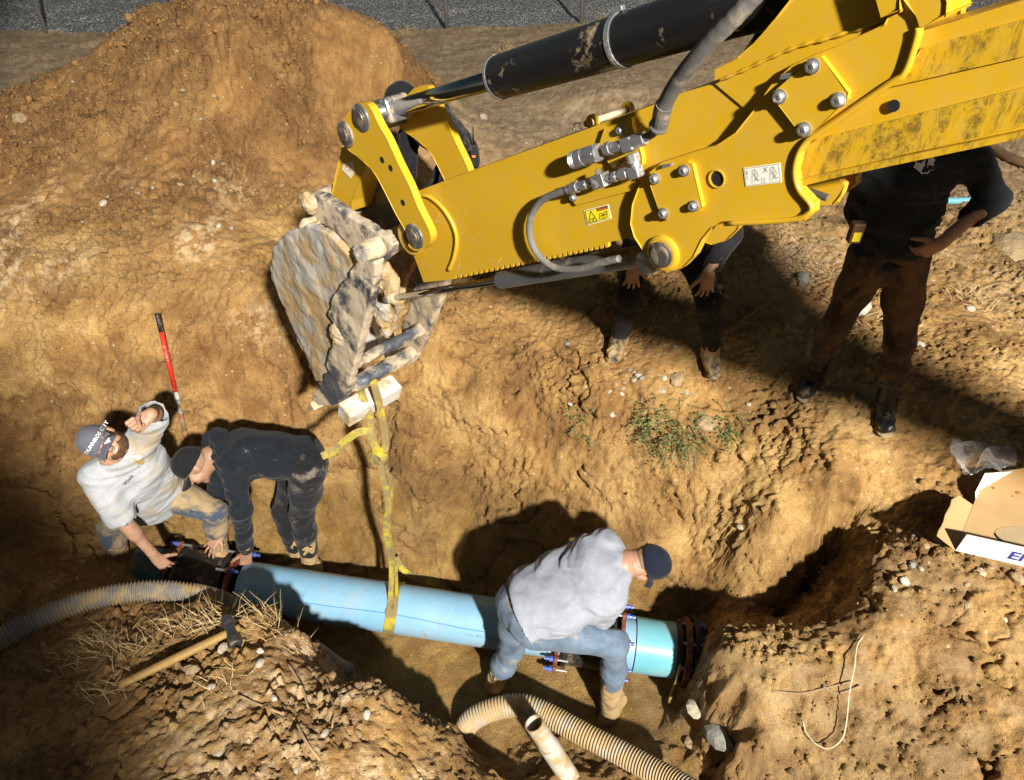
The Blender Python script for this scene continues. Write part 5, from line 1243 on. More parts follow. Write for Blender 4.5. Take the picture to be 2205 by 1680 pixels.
# ------------------------------------------------------------------ plants
M_STRAW = plain('dry_straw', (0.50, 0.38, 0.19), .85, var=.3, scale=20); M_GREEN = plain('weed_green', (0.13, 0.16, 0.05), .7, var=.4, scale=15); M_GREEN2 = plain('grey_green_leaf', (0.22, 0.27, 0.14), .75, var=.3, scale=15); M_TWIG = plain('dry_twig', (0.32, 0.22, 0.12), .9, var=.3, scale=10)
def blades(center, n, h, spread, droop, mat, name, label, cat='plant', group=None, w=.003, lean=Vector((0, 0, 0)), kind=None, flat=0.0, area=0.05, leaf=0.0):
    m = MB(); g = random.Random(int(center[0] * 1000) + n)
    for i in range(n):
        b = Vector(center) + Vector((g.gauss(0, area), g.gauss(0, area), 0)); b.z = ground_z(b.x, b.y) - .01
        a = g.uniform(0, 6.28); L = h * g.uniform(.45, 1.15); d = Vector((math.cos(a), math.sin(a), 0)) * spread * g.uniform(.2, 1) + Vector((0, 0, 1 - flat)) + lean
        d.normalize(); k = 5; P = [b]; v = d.copy()
        for j in range(k): v = (v + Vector((g.gauss(0, .12), g.gauss(0, .12), -droop * (j + 1) / k))).normalized(); P.append(P[-1] + v * L / k)
        sd = v.orthogonal().normalized(); V = []
        for j, p in enumerate(P):
            ww = w * (1 - .8 * j / k); V += [p - sd * ww, p + sd * ww]
        m.add(V, [(2 * j, 2 * j + 1, 2 * j + 3, 2 * j + 2) for j in range(k)])
        if leaf:
            for p in P[2:]:
                q = Vector((g.gauss(0, 1), g.gauss(0, 1), g.gauss(0, .6))).normalized(); s_ = q.orthogonal().normalized(); l = leaf * g.uniform(.6, 1.2)
                m.add([p, p + q * l * .5 + s_ * l * .3, p + q * l, p + q * l * .5 - s_ * l * .3], [(0, 1, 2, 3)])
    o = m.build(name, mat); return tag(o, label, cat, group, kind)
gh = ground_hit
# green weeds hanging down the far slope
for px, py, n, h, lb in [(1400, 905, 75, .20, 'bushy green weed in the middle of the far slope, left of the drooping grass'), (1455, 935, 85, .30, 'drooping tuft of green grass hanging down the far slope'), (1560, 920, 45, .18, 'thin green weed at the right of the pebble scatter'), (1250, 905, 30, .13, 'small green sprig left of the pebble scatter')]:
    blades(gh(px, py), n, h, 1.0, .55, M_GREEN, 'weed', lb, lean=Vector((0, -.6, -.2)), w=.0045, area=.035, leaf=.020)
blades(gh(1470, 960), 30, .30, .5, .7, M_STRAW, 'dry_grass', 'pale dry grass blades trailing below the green weeds', lean=Vector((0, -1, -.4)), w=.0022, area=.05)
# leafy weed and straw on the near bank
blades(gh(545, 1300), 46, .13, 1.2, .5, M_GREEN2, 'leafy_weed', 'grey-green leafy weed on the bank edge in front of the blue pipe', w=.004, area=.06, leaf=.045)
for px, py, n, h, sp, lb in [(470, 1335, 90, .17, 1.6, 'tangle of pale dry straw beside the hammer head'), (400, 1345, 60, .15, 1.6, 'dry straw tuft between the hammer and the grey hose'), (220, 1385, 70, .16, 1.2, 'brown dry grass tuft in the shade under the grey hose'), (290, 1400, 40, .13, 1.2, 'brown dry grass beside the handle of the hammer'),
                             (160, 1440, 40, .15, 1.5, 'sparse straw at the shaded left of the bank'), (240, 1480, 50, .13, 1.4, 'dry stalks around the end of the hammer handle'), (580, 1330, 26, .22, .6, 'upright dry stalks sticking up in front of the blue pipe'), (500, 1460, 30, .13, 1.0, 'dead twiggy plant below the hammer handle'), (655, 1380, 24, .09, 1.2, 'dry root hairs on the edge of the near bank'), (560, 1370, 30, .10, 1.4, 'straw scraps right of the hammer head')]:
    blades(gh(px, py), n, h, sp, .18, M_STRAW, 'dry_grass', lb, w=.0022, area=.06)
# dry brush between the standing men
blades(gh(1690, 570), 520, .22, 2.0, .12, M_TWIG, 'brush', 'heap of grey dry brush on the bank between the two standing men', w=.0028, area=.24, kind='stuff', leaf=.012)
for px, py, lb in [(880, 75, 'small tan grass tuft left of the first fence post'), (1095, 110, 'tan grass tuft above the black cylinder on the far flat ground'), (1190, 105, 'thin tan grass tuft farther right above the black cylinder'), (1300, 48, 'tan grass at the foot of the middle fence post'), (1850, 680, 'dry grass beside the white rock under the man in black'), (2100, 650, 'dry scrub on the lit bank right of the man in black'), (985, 215, 'little green weed beside the cylinder rod')]:
    blades(gh(px, py), 60, .16, 1.2, .15, M_GREEN if 'green' in lb else M_STRAW, 'grass_tuft', lb, w=.003, area=.07)
# loose twigs and roots
for (pts, r), tl in zip([([(515, 1500), (560, 1520), (610, 1540)], .006), ([(620, 1430), (650, 1480), (665, 1530)], .006), ([(700, 1470), (720, 1530), (715, 1570)], .005), ([(640, 1560), (660, 1600), (690, 1640)], .007), ([(1660, 1490), (1720, 1495), (1770, 1485), (1830, 1470)], .005), ([(1770, 1480), (1800, 1495), (1850, 1480)], .007), ([(1620, 600), (1700, 560), (1800, 520)], .008), ([(1600, 690), (1680, 640), (1760, 600)], .006)], ['short root just below the end of the hammer handle', 'thin root running down the bright near bank', 'thin twig at the right edge of the bright near bank', 'forked root low on the bright near bank', 'long thin root across the smooth cut bank, left of the string', 'short root under the pale string', 'long dry branch in the brush between the standing men', 'thin branch in the shade behind the legs of the crouching man']):
    P = spline([gh(*p) + Vector((0, 0, .012)) for p in pts], 5); tag(MB().tube(P, r, 7).build('twig', M_TWIG, smooth=True), tl, 'twig', 'loose twigs and roots')

# ------------------------------------------------------------------ people
cR, cU, cB = Vector((1, 0, 0)), Vector((0, sP, cP)), Vector((0, -cP, sP))   # picture right, picture up, towards the camera
def ortho(f, u):
    f = Vector(f).normalized(); u = Vector(u); u = (u - f * u.dot(f)).normalized(); return f, u, f.cross(u)
def skin_material(name, col, mud):
    m, nt, b = mat_new(name); t = NT(nt); co = t.coord('Object')
    c = t.ramp(t.noise(co, 16.0, 4), [(0.3, tuple(x * .82 for x in col)), (0.7, tuple(min(1, x * 1.12) for x in col))])
    mk = t.ramp(t.noise(co, 13.0, 7, .7, .5), [(.74 - .4 * mud, 0.0), (.80 - .4 * mud, .9)])
    t.l(t.mix(mk, c, (0.52, 0.38, 0.22)), b.inputs['Base Color']); b.inputs['Roughness'].default_value = .5
    b.inputs['Subsurface Weight'].default_value = .12; b.inputs['Subsurface Radius'].default_value = (.02, .008, .004); b.inputs['Subsurface Scale'].default_value = .3
    t.l(t.bump(t.noise(co, 140.0, 3), .25, .0015), b.inputs['Normal']); return m
def cloth(name, c, mud=.2, mscale=5.0, mudcol=MUD_PALE, weave=420.0, var=.1, rough=.9, wet=None):
    m, nt, b = mat_new(name); t = NT(nt); co = t.coord('Object')
    base = t.ramp(t.noise(co, 6.0, 6, .65), [(.3, tuple(x * (1 - var * 2) for x in c)), (.7, tuple(min(1, x * (1 + var * 2)) for x in c))])
    e = .72 - .44 * mud; mk = t.ramp(t.noise(co, mscale, 7, .7, .4), [(e - .05, 0), (e + .05, .95 if mud > 0 else 0)])
    base = t.mix(.5, base, t.ramp(t.noise(co, 260.0, 2), [(.3, (.62, .62, .62)), (.7, (1.35, 1.35, 1.35))]), 'MULTIPLY')
    sp = t.ramp(t.noise(co, 55.0, 4, .7), [(.70, 0), (.74, .8 if mud > .05 else 0)])
    mc = t.ramp(t.noise(co, mscale * 5, 4), [(.3, tuple(x * .72 for x in mudcol)), (.7, mudcol)])
    t.l(t.mix(sp, t.mix(mk, base, mc), mudcol), b.inputs['Base Color']); b.inputs['Roughness'].default_value = rough; b.inputs['Specular IOR Level'].default_value = .2
    b.inputs['Sheen Weight'].default_value = .08
    mp = t.n('ShaderNodeMapping'); t.l(co, mp.inputs['Vector']); mp.inputs['Scale'].default_value = (1, 1, 2.6); mp.inputs['Rotation'].default_value = (.3, .2, 0)
    h = t.math('ADD', t.math('MULTIPLY', t.noise(co, weave, 2), .25), t.noise(mp.outputs[0], 11.0, 4, .62, .5))
    t.l(t.bump(h, .5, .010), b.inputs['Normal']); return m
M_EYE = plain('eye_white', (.75, .72, .68), .25); M_IRIS = plain('iris', (.05, .035, .02), .2); M_TEETH = plain('teeth', (.78, .74, .66), .3); M_LIP = plain('lips', (.36, .13, .11), .5)

def add_head(s, c, f, u, neck, fat=1.0):
    f, u, r = ortho(f, u); c = Vector(c); M = [r, f, u]
    s.ell(c + u * .03 - f * .012, M, (.077, .097, .092)); s.ell(c - u * .052 + f * .028, M, (.060 * fat, .062, .060)); s.cap(c - u * .098 + f * .06, c - u * .098 + f * .061, .022)
    for q in (-1, 1):
        s.cap(c - u * .02 + f * .058 + r * q * .044, c - u * .045 + f * .05 + r * q * .044, .028 * fat)
        s.cap(c + u * .028 + f * .080 + r * q * .012, c + u * .028 + f * .074 + r * q * .042, .012)
        s.ell(c - f * .012 - u * .004 + r * q * .080, M, (.010, .022, .034), k=.006)
        s.ell(c + u * .006 + f * .100 + r * q * .032, M, (.017, .012, .010), k=.008, sub=True)
        s.cap(c - u * .030 + f * .102 + r * q * .012, c - u * .031 + f * .103 + r * q * .012, .009, k=.008)
    s.cap(c + u * .018 + f * .088, c - u * .024 + f * .112, .009, .013, k=.010)
    s.cap(c - u * .058 + f * .086 - r * .02, c - u * .058 + f * .086 + r * .02, .010, k=.008)
    s.cap(c - u * .050 - f * .025, neck, .060 * fat, .068 * fat, k=.03)
    return f, u, r
def add_hand(s, wrist, d, back, thumb, curl=.4, spread=.12, scale=1.0, fist=False, tcurl=.2):
    """palm, four jointed fingers of different length and a thumb leaving the side of the palm"""
    d = Vector(d).normalized(); back = Vector(back); back = (back - d * back.dot(d)).normalized(); th = d.cross(back); th = th if th.dot(Vector(thumb)) > 0 else -th
    w = Vector(wrist); S = scale; k = .008
    s.cap(w, w + d * .03 * S, .027 * S, .030 * S, flat=(back, .62), k=.02)
    for q, rr in ((-.026, .017), (-.009, .018), (.009, .018), (.026, .017)):
        s.cap(w + d * .02 * S + th * q * .75 * S, w + d * .092 * S + th * q * S, .016 * S, rr * S * .85, k=.012)
    L = (.062, .078, .084, .074); root = (-.030, -.010, .011, .031)
    for i in range(4):
        p = w + d * (.092 - (.010 if i in (0,) else 0)) * S + th * root[i] * S; v = (d + th * (root[i] / .03 * spread)).normalized()
        ln = L[i] * S; c = curl
        if fist:
            q1 = p + d * .020 * S - back * .012 * S; q2 = q1 - back * .030 * S - d * .004 * S; q3_ = q2 - d * .034 * S + back * .004 * S
            s.cap(p - d * .01 * S, q1, .0115 * S, .0112 * S, k=.003); s.cap(q1, q2, .0112 * S, .0108 * S, k=.003); s.cap(q2, q3_, .0105 * S, .0098 * S, k=.003); continue
        for j, fr in enumerate((.46, .31, .23)):
            ang = (1.25, 1.5, .9)[j] if fist else c * (.9 if j == 0 else 1.0); v = (v * math.cos(ang) - back * math.sin(ang)).normalized()
            if j: back_l = back
            q = p + v * ln * fr; s.cap(p, q, (.0092 - .0010 * j) * S, (.0085 - .0010 * j) * S, k=.004); p = q
    p = w + d * .025 * S + th * .024 * S; v = (d * .55 + th * .8 - back * .25).normalized()
    if fist: p = w + d * .035 * S + th * .034 * S - back * .018 * S; v = (d * .6 - th * .1 - back * .75).normalized()
    for j, l in enumerate((.042, .034, .026)):
        v = (v - th * .5).normalized() if fist else (v * math.cos(tcurl) + d * math.sin(tcurl) - back * .05).normalized(); q = p + v * l * S; s.cap(p, q, (.0135 - .0018 * j) * S, (.012 - .0018 * j) * S, k=.006); p = q
def merge(parts):
    V = []; F = []; n = 0
    for v, f in parts: V.append(v); F.append(f + n); n += len(v)
    return np.concatenate(V), np.concatenate(F)
def cap_hat(c, f, u, parent, mat, brim_mat, backwards=False, brim_len=.075, brim_drop=.25, tilt=0.0, button=True):
    """baseball cap: six-panel dome, seams, curved brim"""
    f, u, r = ortho(f, u); c = Vector(c) + u * .028 - f * .010; n, m = 32, 12; V = []; F = []
    for j in range(m + 1):
        el = (j / m) * math.pi / 2 * 1.0
        for i in range(n):
            a = 2 * math.pi * i / n; front = .5 + .5 * math.cos(a)
            R = 1 - .035 * (abs(math.sin(3 * a)) < .12) * (j < m); ce, se = math.cos(el) ** .75, math.sin(el)
            V.append(c + (f * math.cos(a) * .110 + r * math.sin(a) * .090) * ce * R + u * (se * (.102 + .006 * front) + .000 - .022 * (1 - se) * (1.2 - front)))
    F = [(j * n + i, j * n + (i + 1) % n, (j + 1) * n + (i + 1) % n, (j + 1) * n + i) for j in range(m) for i in range(n)]
    V2 = [c + (v - c) * .955 - u * .002 for v in V]; off = len(V); F2 = [tuple(reversed([q + off for q in ff])) for ff in F]
    F3 = [(i, off + i, off + (i + 1) % n, (i + 1) % n) for i in range(n)]
    h = MO('cap', V + V2, F + F2 + F3, mat, parent, smooth=True)
    B = []; nb, mb = 20, 8; g = -1 if backwards else 1
    for s_ in (0, 1):
        for j in range(mb + 1):
            for i in range(nb + 1):
                a = (i / nb - .5) * 2.05; e = j / mb; rad = e * brim_len * (math.cos(a * .72) ** .8)
                p = c + (f * g * math.cos(a) * .108 + r * math.sin(a) * .089) + f * g * rad - u * (.012 + .25 * brim_drop * rad + 1.7 * (math.sin(a) ** 2) * .022 * e + s_ * .004)
                B.append(p)
    o2 = (nb + 1) * (mb + 1); BF = []
    for j in range(mb):
        for i in range(nb):
            q = (j * (nb + 1) + i, j * (nb + 1) + i + 1, (j + 1) * (nb + 1) + i + 1, (j + 1) * (nb + 1) + i); BF += [q, tuple(x + o2 for x in reversed(q))]
    rimi = [mb * (nb + 1) + i for i in range(nb + 1)]; BF += [(rimi[i], rimi[i + 1], rimi[i + 1] + o2, rimi[i] + o2) for i in range(nb)]
    MO('brim', B, BF, brim_mat, h, smooth=True)
    if button: MB().revolve(c + u * .100, u, [(0, .008), (.004, .008), (.007, .003)], 12).build('button', mat, h, smooth=True)
    return h, c
FOLD = lambda a, sc, off: (a, sc, 'fold', off)
def sleeve_of(P, q): return P.get('sleeve' + q, P['sleeve'])
def person(name, label, J, P, origin):
    """J = joints, P = options; body, shirt, trousers, boots, cap"""
    t = empty(name, origin, label, 'person', None); parts = []
    V_ = {k: Vector(v) for k, v in J.items() if not isinstance(v, (list, dict))}
    lat = (V_['shR'] - V_['shL']).normalized(); fat = P.get('fat', 1.0); sp = [V_['pelvis'], V_['pelvis'].lerp(V_['neck'], .35), V_['pelvis'].lerp(V_['neck'], .72), V_['neck']]
    # body core
    b = SDF(.014, .04)
    b.chain(sp, [.085 * fat, .078 * fat, .09 * fat, .052], flat=(lat, 1.3))
    for q in 'LR':
        b.chain([V_['sh' + q], V_['el' + q], V_['wr' + q]], [.042, .038, .031], k=.02); b.cap(V_['el' + q], V_['el' + q].lerp(V_['wr' + q], .35), .037 if sleeve_of(P, q) > 1.6 else .043, .038 if sleeve_of(P, q) > 1.6 else .046, k=.02)
        b.chain([V_['hip' + q], V_['kn' + q], V_['an' + q]], [.070 * fat, .048, .036])
    b.cap(V_['neck'], Vector(J['head']) - Vector(J['hu']).normalized() * .05, .062 * fat, .058 * fat)
    parts.append(b.mesh())
    h = SDF(.0052, .014); f, u, r = add_head(h, J['head'], J['hf'], J['hu'], V_['neck'].lerp(Vector(J['head']), .35), P.get('facefat', 1.0)); parts.append(h.mesh())
    for q in 'LR':
        hs = J.get('hand' + q)
        if hs:
            s = SDF(.0042, .008); w = V_['wr' + q]; fa = (w - V_['el' + q]).normalized(); s.cap(w - fa * .06, w, .033, .029, k=.02); add_hand(s, w, **hs); parts.append(s.mesh())
    Vb, Fb = merge(parts); body = MO('body', Vb, Fb, P['skin'], t, smooth=True)
    c = Vector(J['head'])
    for q in (-1, 1):
        e = c + u * .006 + f * .088 + r * q * .032; ey = MB().revolve(e - f * .010, f, [(0, .004), (.003, .009), (.010, .0115), (.017, .009), (.0195, .004)], 14).build('eye', M_EYE, body, smooth=True)
        MB().revolve(e + f * .0065, f, [(0, .0052), (.0025, .004), (.0032, .002)], 12).build('iris', M_IRIS, ey, smooth=True)
    if P.get('mouth'):
        MB().tube([c - u * .060 + f * .094 + r * x - f * abs(x) * .45 for x in np.linspace(-.024, .024, 9)], lambda t_: .0105 * math.sin(.35 + t_ * 2.44), 10).build('lips', M_LIP, body, smooth=True)
        MB().tube([c - u * .058 + f * .0995 + r * x - f * abs(x) * .4 for x in np.linspace(-.017, .017, 7)], lambda t_: .0072 * math.sin(.5 + t_ * 2.1), 10).build('teeth', M_TEETH, body, smooth=True)
    if P.get('hair'):
        s = SDF(.006, .012); s.ell(c + u * .012 - f * .018, [r, f, u], (.082, .092, .088)); s.cut(c + f * .03, f); s.cut(c - u * .055, -u); s.noise = [(.003, 120.0, 'n', 1.0)]
        s.build('hair', P['hair'], body)
    if P.get('beard'):
        s = SDF(.005, .012); s.ell(c - u * .064 + f * .030, [r, f, u], (.069 * P.get('facefat', 1), .070, .062))
        s.ell(c - u * .030 + f * .105, [r, f, u], (.046, .05, .048), k=.01, sub=True); s.cap(c - u * .058 + f * .115 - r * .02, c - u * .058 + f * .115 + r * .02, .017, k=.008, sub=True); s.cut(c + u * .0, u); s.cut(c - f * .025, -f); s.noise = [(.004, 130.0, 'n', 4.0), (.003, 60.0, 'n', 4.0)]
        s.build('beard', P['beard'], body)
    # shirt
    s = SDF(.009, .045); g = .014; n_ = V_['neck']
    tor = [sp[0].lerp(sp[3], P.get('hem', .02)), sp[1], sp[2], sp[3] - (sp[3] - sp[2]).normalized() * .03]; fb = P.get('belly', 1.0)
    s.chain(tor, [(.112 * fat + g), (.108 * fat * fb + g), (.118 * fat + g), .080], flat=(lat, P.get('wide', 1.38)))
    s.chain([V_['shL'].lerp(V_['shR'], .16), V_['shL'].lerp(V_['shR'], .84)], [.080, .080], k=.06)
    for q in 'LR':
        sl_ = P['sleeve' + q] if 'sleeve' + q in P else P['sleeve']; a, e, w = V_['sh' + q], V_['el' + q], V_['wr' + q]; rs = P.get('sleeve_r', 1.0)
        if sl_ <= 1: s.cap(a, a.lerp(e, sl_), .072 * rs, .070 * rs, k=.05); end, dr = a.lerp(e, sl_), (e - a).normalized()
        else: s.cap(a, e, .072 * rs, .060 * rs, k=.05); end = e.lerp(w, sl_ - 1); s.cap(e, end, .060 * rs, .048 * rs, k=.04); dr = (w - e).normalized()
        rr = .058 * rs if sl_ <= 1 else .040 * rs
        s.cap(end + dr * .05, end + dr * .075, rr + .03, rr + .03, k=.0, sub=True) if False else None
        s.cap(end - dr * .02, end + dr * .12, rr, rr, k=.004, sub=True)
    nd = (c - n_).normalized(); s.cap(n_ + nd * .035, n_ + nd * .12, .062 * P.get('facefat', 1), .075, k=.008, sub=True)
    if P.get('vneck'): s.cap(n_ + nd * .03 + f * .04, n_ - (n_ - sp[1]).normalized() * .03 + P['vneck'] * .16, .03, .012, k=.006, sub=True)
    fa_ = P.get('fold', .007); s.cut(sp[0] + (sp[0] - sp[1]).normalized() * P.get('hemcut', .06), sp[0] - sp[1])
    sd_ = P.get('seed', 0)
    s.noise = [FOLD(fa_, P.get('fscale', (4, 4, 11)), 3.0 + sd_), FOLD(fa_ * .4, (9, 9, 21), 9.0 + sd_), (.005, 7.0, 'n', 2.0 + sd_)]
    shirt = s.build(P.get('top_name', 'shirt'), P['shirt'], t)
    if P.get('hood'):
        s = SDF(.0085, .03); hc = n_ + (n_ - c).normalized() * .02 + P['hood'] * .05
        s.ell(hc, [lat, P['hood'], lat.cross(P['hood'])], (.13, .06, .085)); s.ell(hc + P['hood'] * .05 + (c - n_) * .5, [lat, P['hood'], lat.cross(P['hood'])], (.08, .05, .05), k=.02, sub=True); s.noise = [FOLD(.010, 14.0, 5.0)]
        s.build('hood', P['shirt'], shirt)
    # trousers
    s = SDF(.009, .05); hl, hr = V_['hipL'], V_['hipR']; pl = V_['pelvis']; wl_ = (V_['kn' + 'L'] - hl).length
    s.cap(pl.lerp(hl, .7), pl.lerp(hr, .7), .112 * fat); s.cap(pl, pl.lerp(sp[1], .45), .108 * fat, .104 * fat, flat=(lat, 1.32)); lg = P.get('leg_r', 1.0)
    for q in 'LR':
        h_, k_, a_ = V_['hip' + q], V_['kn' + q], V_['an' + q]; e_ = k_.lerp(a_, P.get('cuff', .85))
        s.cap(h_, h_.lerp(k_, .45), .098 * fat * lg, .088 * lg, k=.05); s.cap(h_.lerp(k_, .45), k_, .088 * lg, .070 * lg, k=.05); s.cap(k_, k_.lerp(a_, .35), .068 * lg, .068 * lg, k=.04); s.cap(k_.lerp(a_, .35), e_, .068 * lg, .060 * lg, k=.04)
    s.noise = [FOLD(.0045, (7, 7, 6), 1.0 + P.get('seed', 0)), FOLD(.0018, (15, 15, 15), 6.0), (.007, 6.0, 'n', 8.0 + P.get('seed', 0))]
    tr = s.build('trousers', P['trousers'], t)
    if P.get('belt'): pass
    # boots
    for q in 'LR':
        k_, a_ = V_['kn' + q], V_['an' + q]; td = Vector(J.get('toe' + q, (0, -1, 0))).normalized(); sh = P.get('shaft', .5)
        s = SDF(.0085, .03); top = a_.lerp(k_, sh); s.cap(a_, top, .058, .066 if sh > .4 else .056); so = Vector((0, 0, -.055))
        s.cap(a_ + so + td * -.03, a_ + so + td * .14, .048, .045, flat=((0, 0, 1), .9)); s.cap(a_ + so * .6, a_ + so + td * .09, .050, .042)
        s.cap(top, top + (top - a_).normalized() * .05, .052, .052, k=.004, sub=True); s.noise = [FOLD(.005, 16.0, 4.0), (.004, 30.0, 'n', 6.0)]
        bo = s.build('boot', P['boots'], t)
        if P.get('sole', True):
            s = SDF(.007, .01); s.cap(a_ + so * 1.75 + td * -.035, a_ + so * 1.75 + td * .145, .047, .047, flat=((0, 0, 1), .3)); s.build('sole', P['sole_mat'], bo)
    return t, body, shirt, (f, u, r)

SKIN1 = skin_material('fair_skin', (.44, .255, .165), .22); SKIN2 = skin_material('tanned_skin', (.37, .205, .13), .08); SKIN3 = skin_material('ruddy_skin', (.43, .235, .155), .02)
SKIN1M = SKIN1
M_HAIRB = plain('brown_hair', (.09, .045, .018), .8, var=.4, scale=60, bump=.8, bscale=200, bdist=.003); M_HAIRG = plain('short_grey_hair', (.30, .19, .12), .8, var=.35, scale=70, bump=.6, bscale=220, bdist=.002)
C_TEE = cloth('pale_grey_tee', (.38, .40, .43), mud=.38, mscale=3.0, mudcol=(.50, .40, .26)); C_JEAN = cloth('blue_denim', (.125, .175, .245), mud=.14, mscale=6, mudcol=(.50, .38, .23), var=.22); C_JEANM = cloth('muddy_denim', (.062, .085, .125), mud=.52, mscale=3.6, mudcol=(.42, .31, .17), var=.25)
C_NAVY = cloth('navy_fleece', (.011, .0145, .021), mud=.14, mscale=6, mudcol=(.25, .24, .23), var=.2); C_BLACK = cloth('black_twill', (.014, .014, .017), mud=.24, mscale=5, mudcol=(.20, .17, .14), var=.2)
C_HEATHER = cloth('heather_grey_tee', (.30, .322, .385), mud=.0, mscale=3, var=.08); C_BROWN = cloth('mud_brown_trousers', (.060, .038, .024), mud=.45, mscale=4, mudcol=(.19, .105, .05), var=.3); C_JACK = cloth('black_jacket', (.015, .018, .022), mud=.08, mscale=5, mudcol=(.1, .1, .1), var=.25)
M_BOOT = dirty('muddy_boot', (.04, .037, .033), rough=.6, mud=.62, mscale=6, mudcol=(.45, .31, .15), bump=.6); M_BOOTM = dirty('mud_covered_boot', (.10, .08, .05), rough=.5, mud=.88, mscale=5, mudcol=(.44, .30, .14), bump=.5); M_RUB = dirty('black_rubber_boot', (.018, .018, .02), rough=.42, mud=.30, mscale=7, mudcol=(.40, .27, .13), bump=.3)
M_SOLE = dirty('boot_sole', (.03, .028, .025), rough=.8, mud=.6, mscale=8)
M_CAPG = cloth('grey_cap', (.125, .13, .165), mud=.04, mscale=20, var=.06); M_CAPB = cloth('black_cap', (.012, .012, .015), mud=.0, mscale=12, var=.2); M_CAPN = cloth('navy_cap', (.010, .013, .026), mud=.0, mscale=20, mudcol=(.6, .5, .35), var=.2)
D = at_d
# --- man in the grey cap, left, looking up
e_ = (cR * .93 - cU * .36)
J1 = dict(head=D(221, 953, 3.95), hf=cB * .78 + e_ * .62, hu=cB * .62 - e_ * .78, neck=D(252, 992, 4.10), shR=D(205, 1028, 4.08), shL=D(305, 948, 4.10), elR=D(262, 1118, 4.17), wrR=D(336, 1200, 4.44), elL=D(332, 893, 3.97), wrL=D(324, 892, 3.72),
          pelvis=D(335, 1075, 4.62), hipR=D(285, 1090, 4.66), hipL=D(370, 1058, 4.64), knR=D(235, 1135, 4.85), anR=D(262, 1205, 5.05), knL=D(462, 1103, 4.68), anL=D(470, 1180, 4.98), toeL=(.5, -.8, 0), toeR=(-.2, -1, 0),
          handR=dict(d=D(378, 1240, 4.58) - D(336, 1200, 4.44), back=cB + cU * .6, thumb=cU + cR * .5, curl=.35, spread=.15), handL=dict(d=cR * -.62 - cU * .66 + cB * .35, back=cB * -1 + cR * .3 + cU * .35, thumb=cU + cR * -.6, curl=1.0, fist=True))
p1, b1, s1, fr1 = person('person', 'man in grey cap and muddy pale tee looking up, fist raised, at the left', J1, dict(skin=SKIN1, shirt=C_TEE, trousers=C_JEANM, boots=M_BOOTM, sole_mat=M_SOLE, sleeve=.92, sleeve_r=1.18, fat=1.16, facefat=1.08, wide=1.45, belly=1.08, hem=-.02, beard=M_HAIRB, hair=M_HAIRB, mouth=True, vneck=cB, seed=1), J1['anR'] + Vector((0, 0, -.1)))
h1_, hc1 = cap_hat(J1['head'], J1['hf'], J1['hu'], b1, M_CAPG, M_CAPG, brim_len=.070, brim_drop=.9)
# --- man in the navy hoodie bending left
J2 = dict(head=D(418, 1003, 4.36), hf=cR * -.42 - cU * .86 - cB * .05, hu=cR * -.72 + cU * .40 + cB * .45, neck=D(470, 972, 4.44), shL=D(500, 1005, 4.33), shR=D(470, 955, 4.62), elL=D(518, 1098, 4.46), wrL=D(530, 1188, 4.74), elR=D(468, 1072, 4.80), wrR=D(474, 1150, 4.82),
          pelvis=D(655, 985, 4.58), hipL=D(662, 1010, 4.52), hipR=D(655, 980, 4.76), knL=D(650, 1108, 4.82), anL=D(668, 1212, 5.18), knR=D(612, 1098, 5.05), anR=D(645, 1205, 5.38), toeL=(-1, -.2, 0), toeR=(-1, -.2, 0),
          handL=dict(d=D(528, 1240, 4.82) - D(530, 1188, 4.74), back=cR * .4 + cB, thumb=cR * -1, curl=.75), handR=dict(d=D(440, 1195, 4.80) - D(474, 1150, 4.82), back=cB + cU * .4, thumb=cR + cU * -.3, curl=.22, spread=.35))
p2_, b2, s2, fr2 = person('person', 'man in navy hoodie and black cap bending over the left end of the blue pipe', J2, dict(skin=SKIN2, shirt=C_NAVY, trousers=C_BLACK, boots=M_BOOTM, sole_mat=M_SOLE, sleeveL=1.86, sleeveR=1.35, sleeve=1.8, fat=1.06, belly=1.02, hem=.0, hair=M_HAIRG, hood=(cB + cU).normalized(), seed=4, leg_r=1.14, cuff=.70, shaft=.55, top_name='hoodie'), J2['anL'] + Vector((0, 0, -.1)))
cap_hat(J2['head'], J2['hf'], J2['hu'], b2, M_CAPB, M_CAPB, brim_drop=.6)
w = J2['wrL']; ax_ = (J2['wrL'] - J2['elL']).normalized(); wt = MB().ring(w - ax_ * .03, w - ax_ * .008, .0355, .030, 20).build('watch_strap', M_INK, p2_)
MB().cyl(w - ax_ * .019 + (cB + cR * .2).normalized() * .028, w - ax_ * .019 + (cB + cR * .2).normalized() * .043, .019, n=18).build('watch_case', M_INK, wt, bevel=.002)
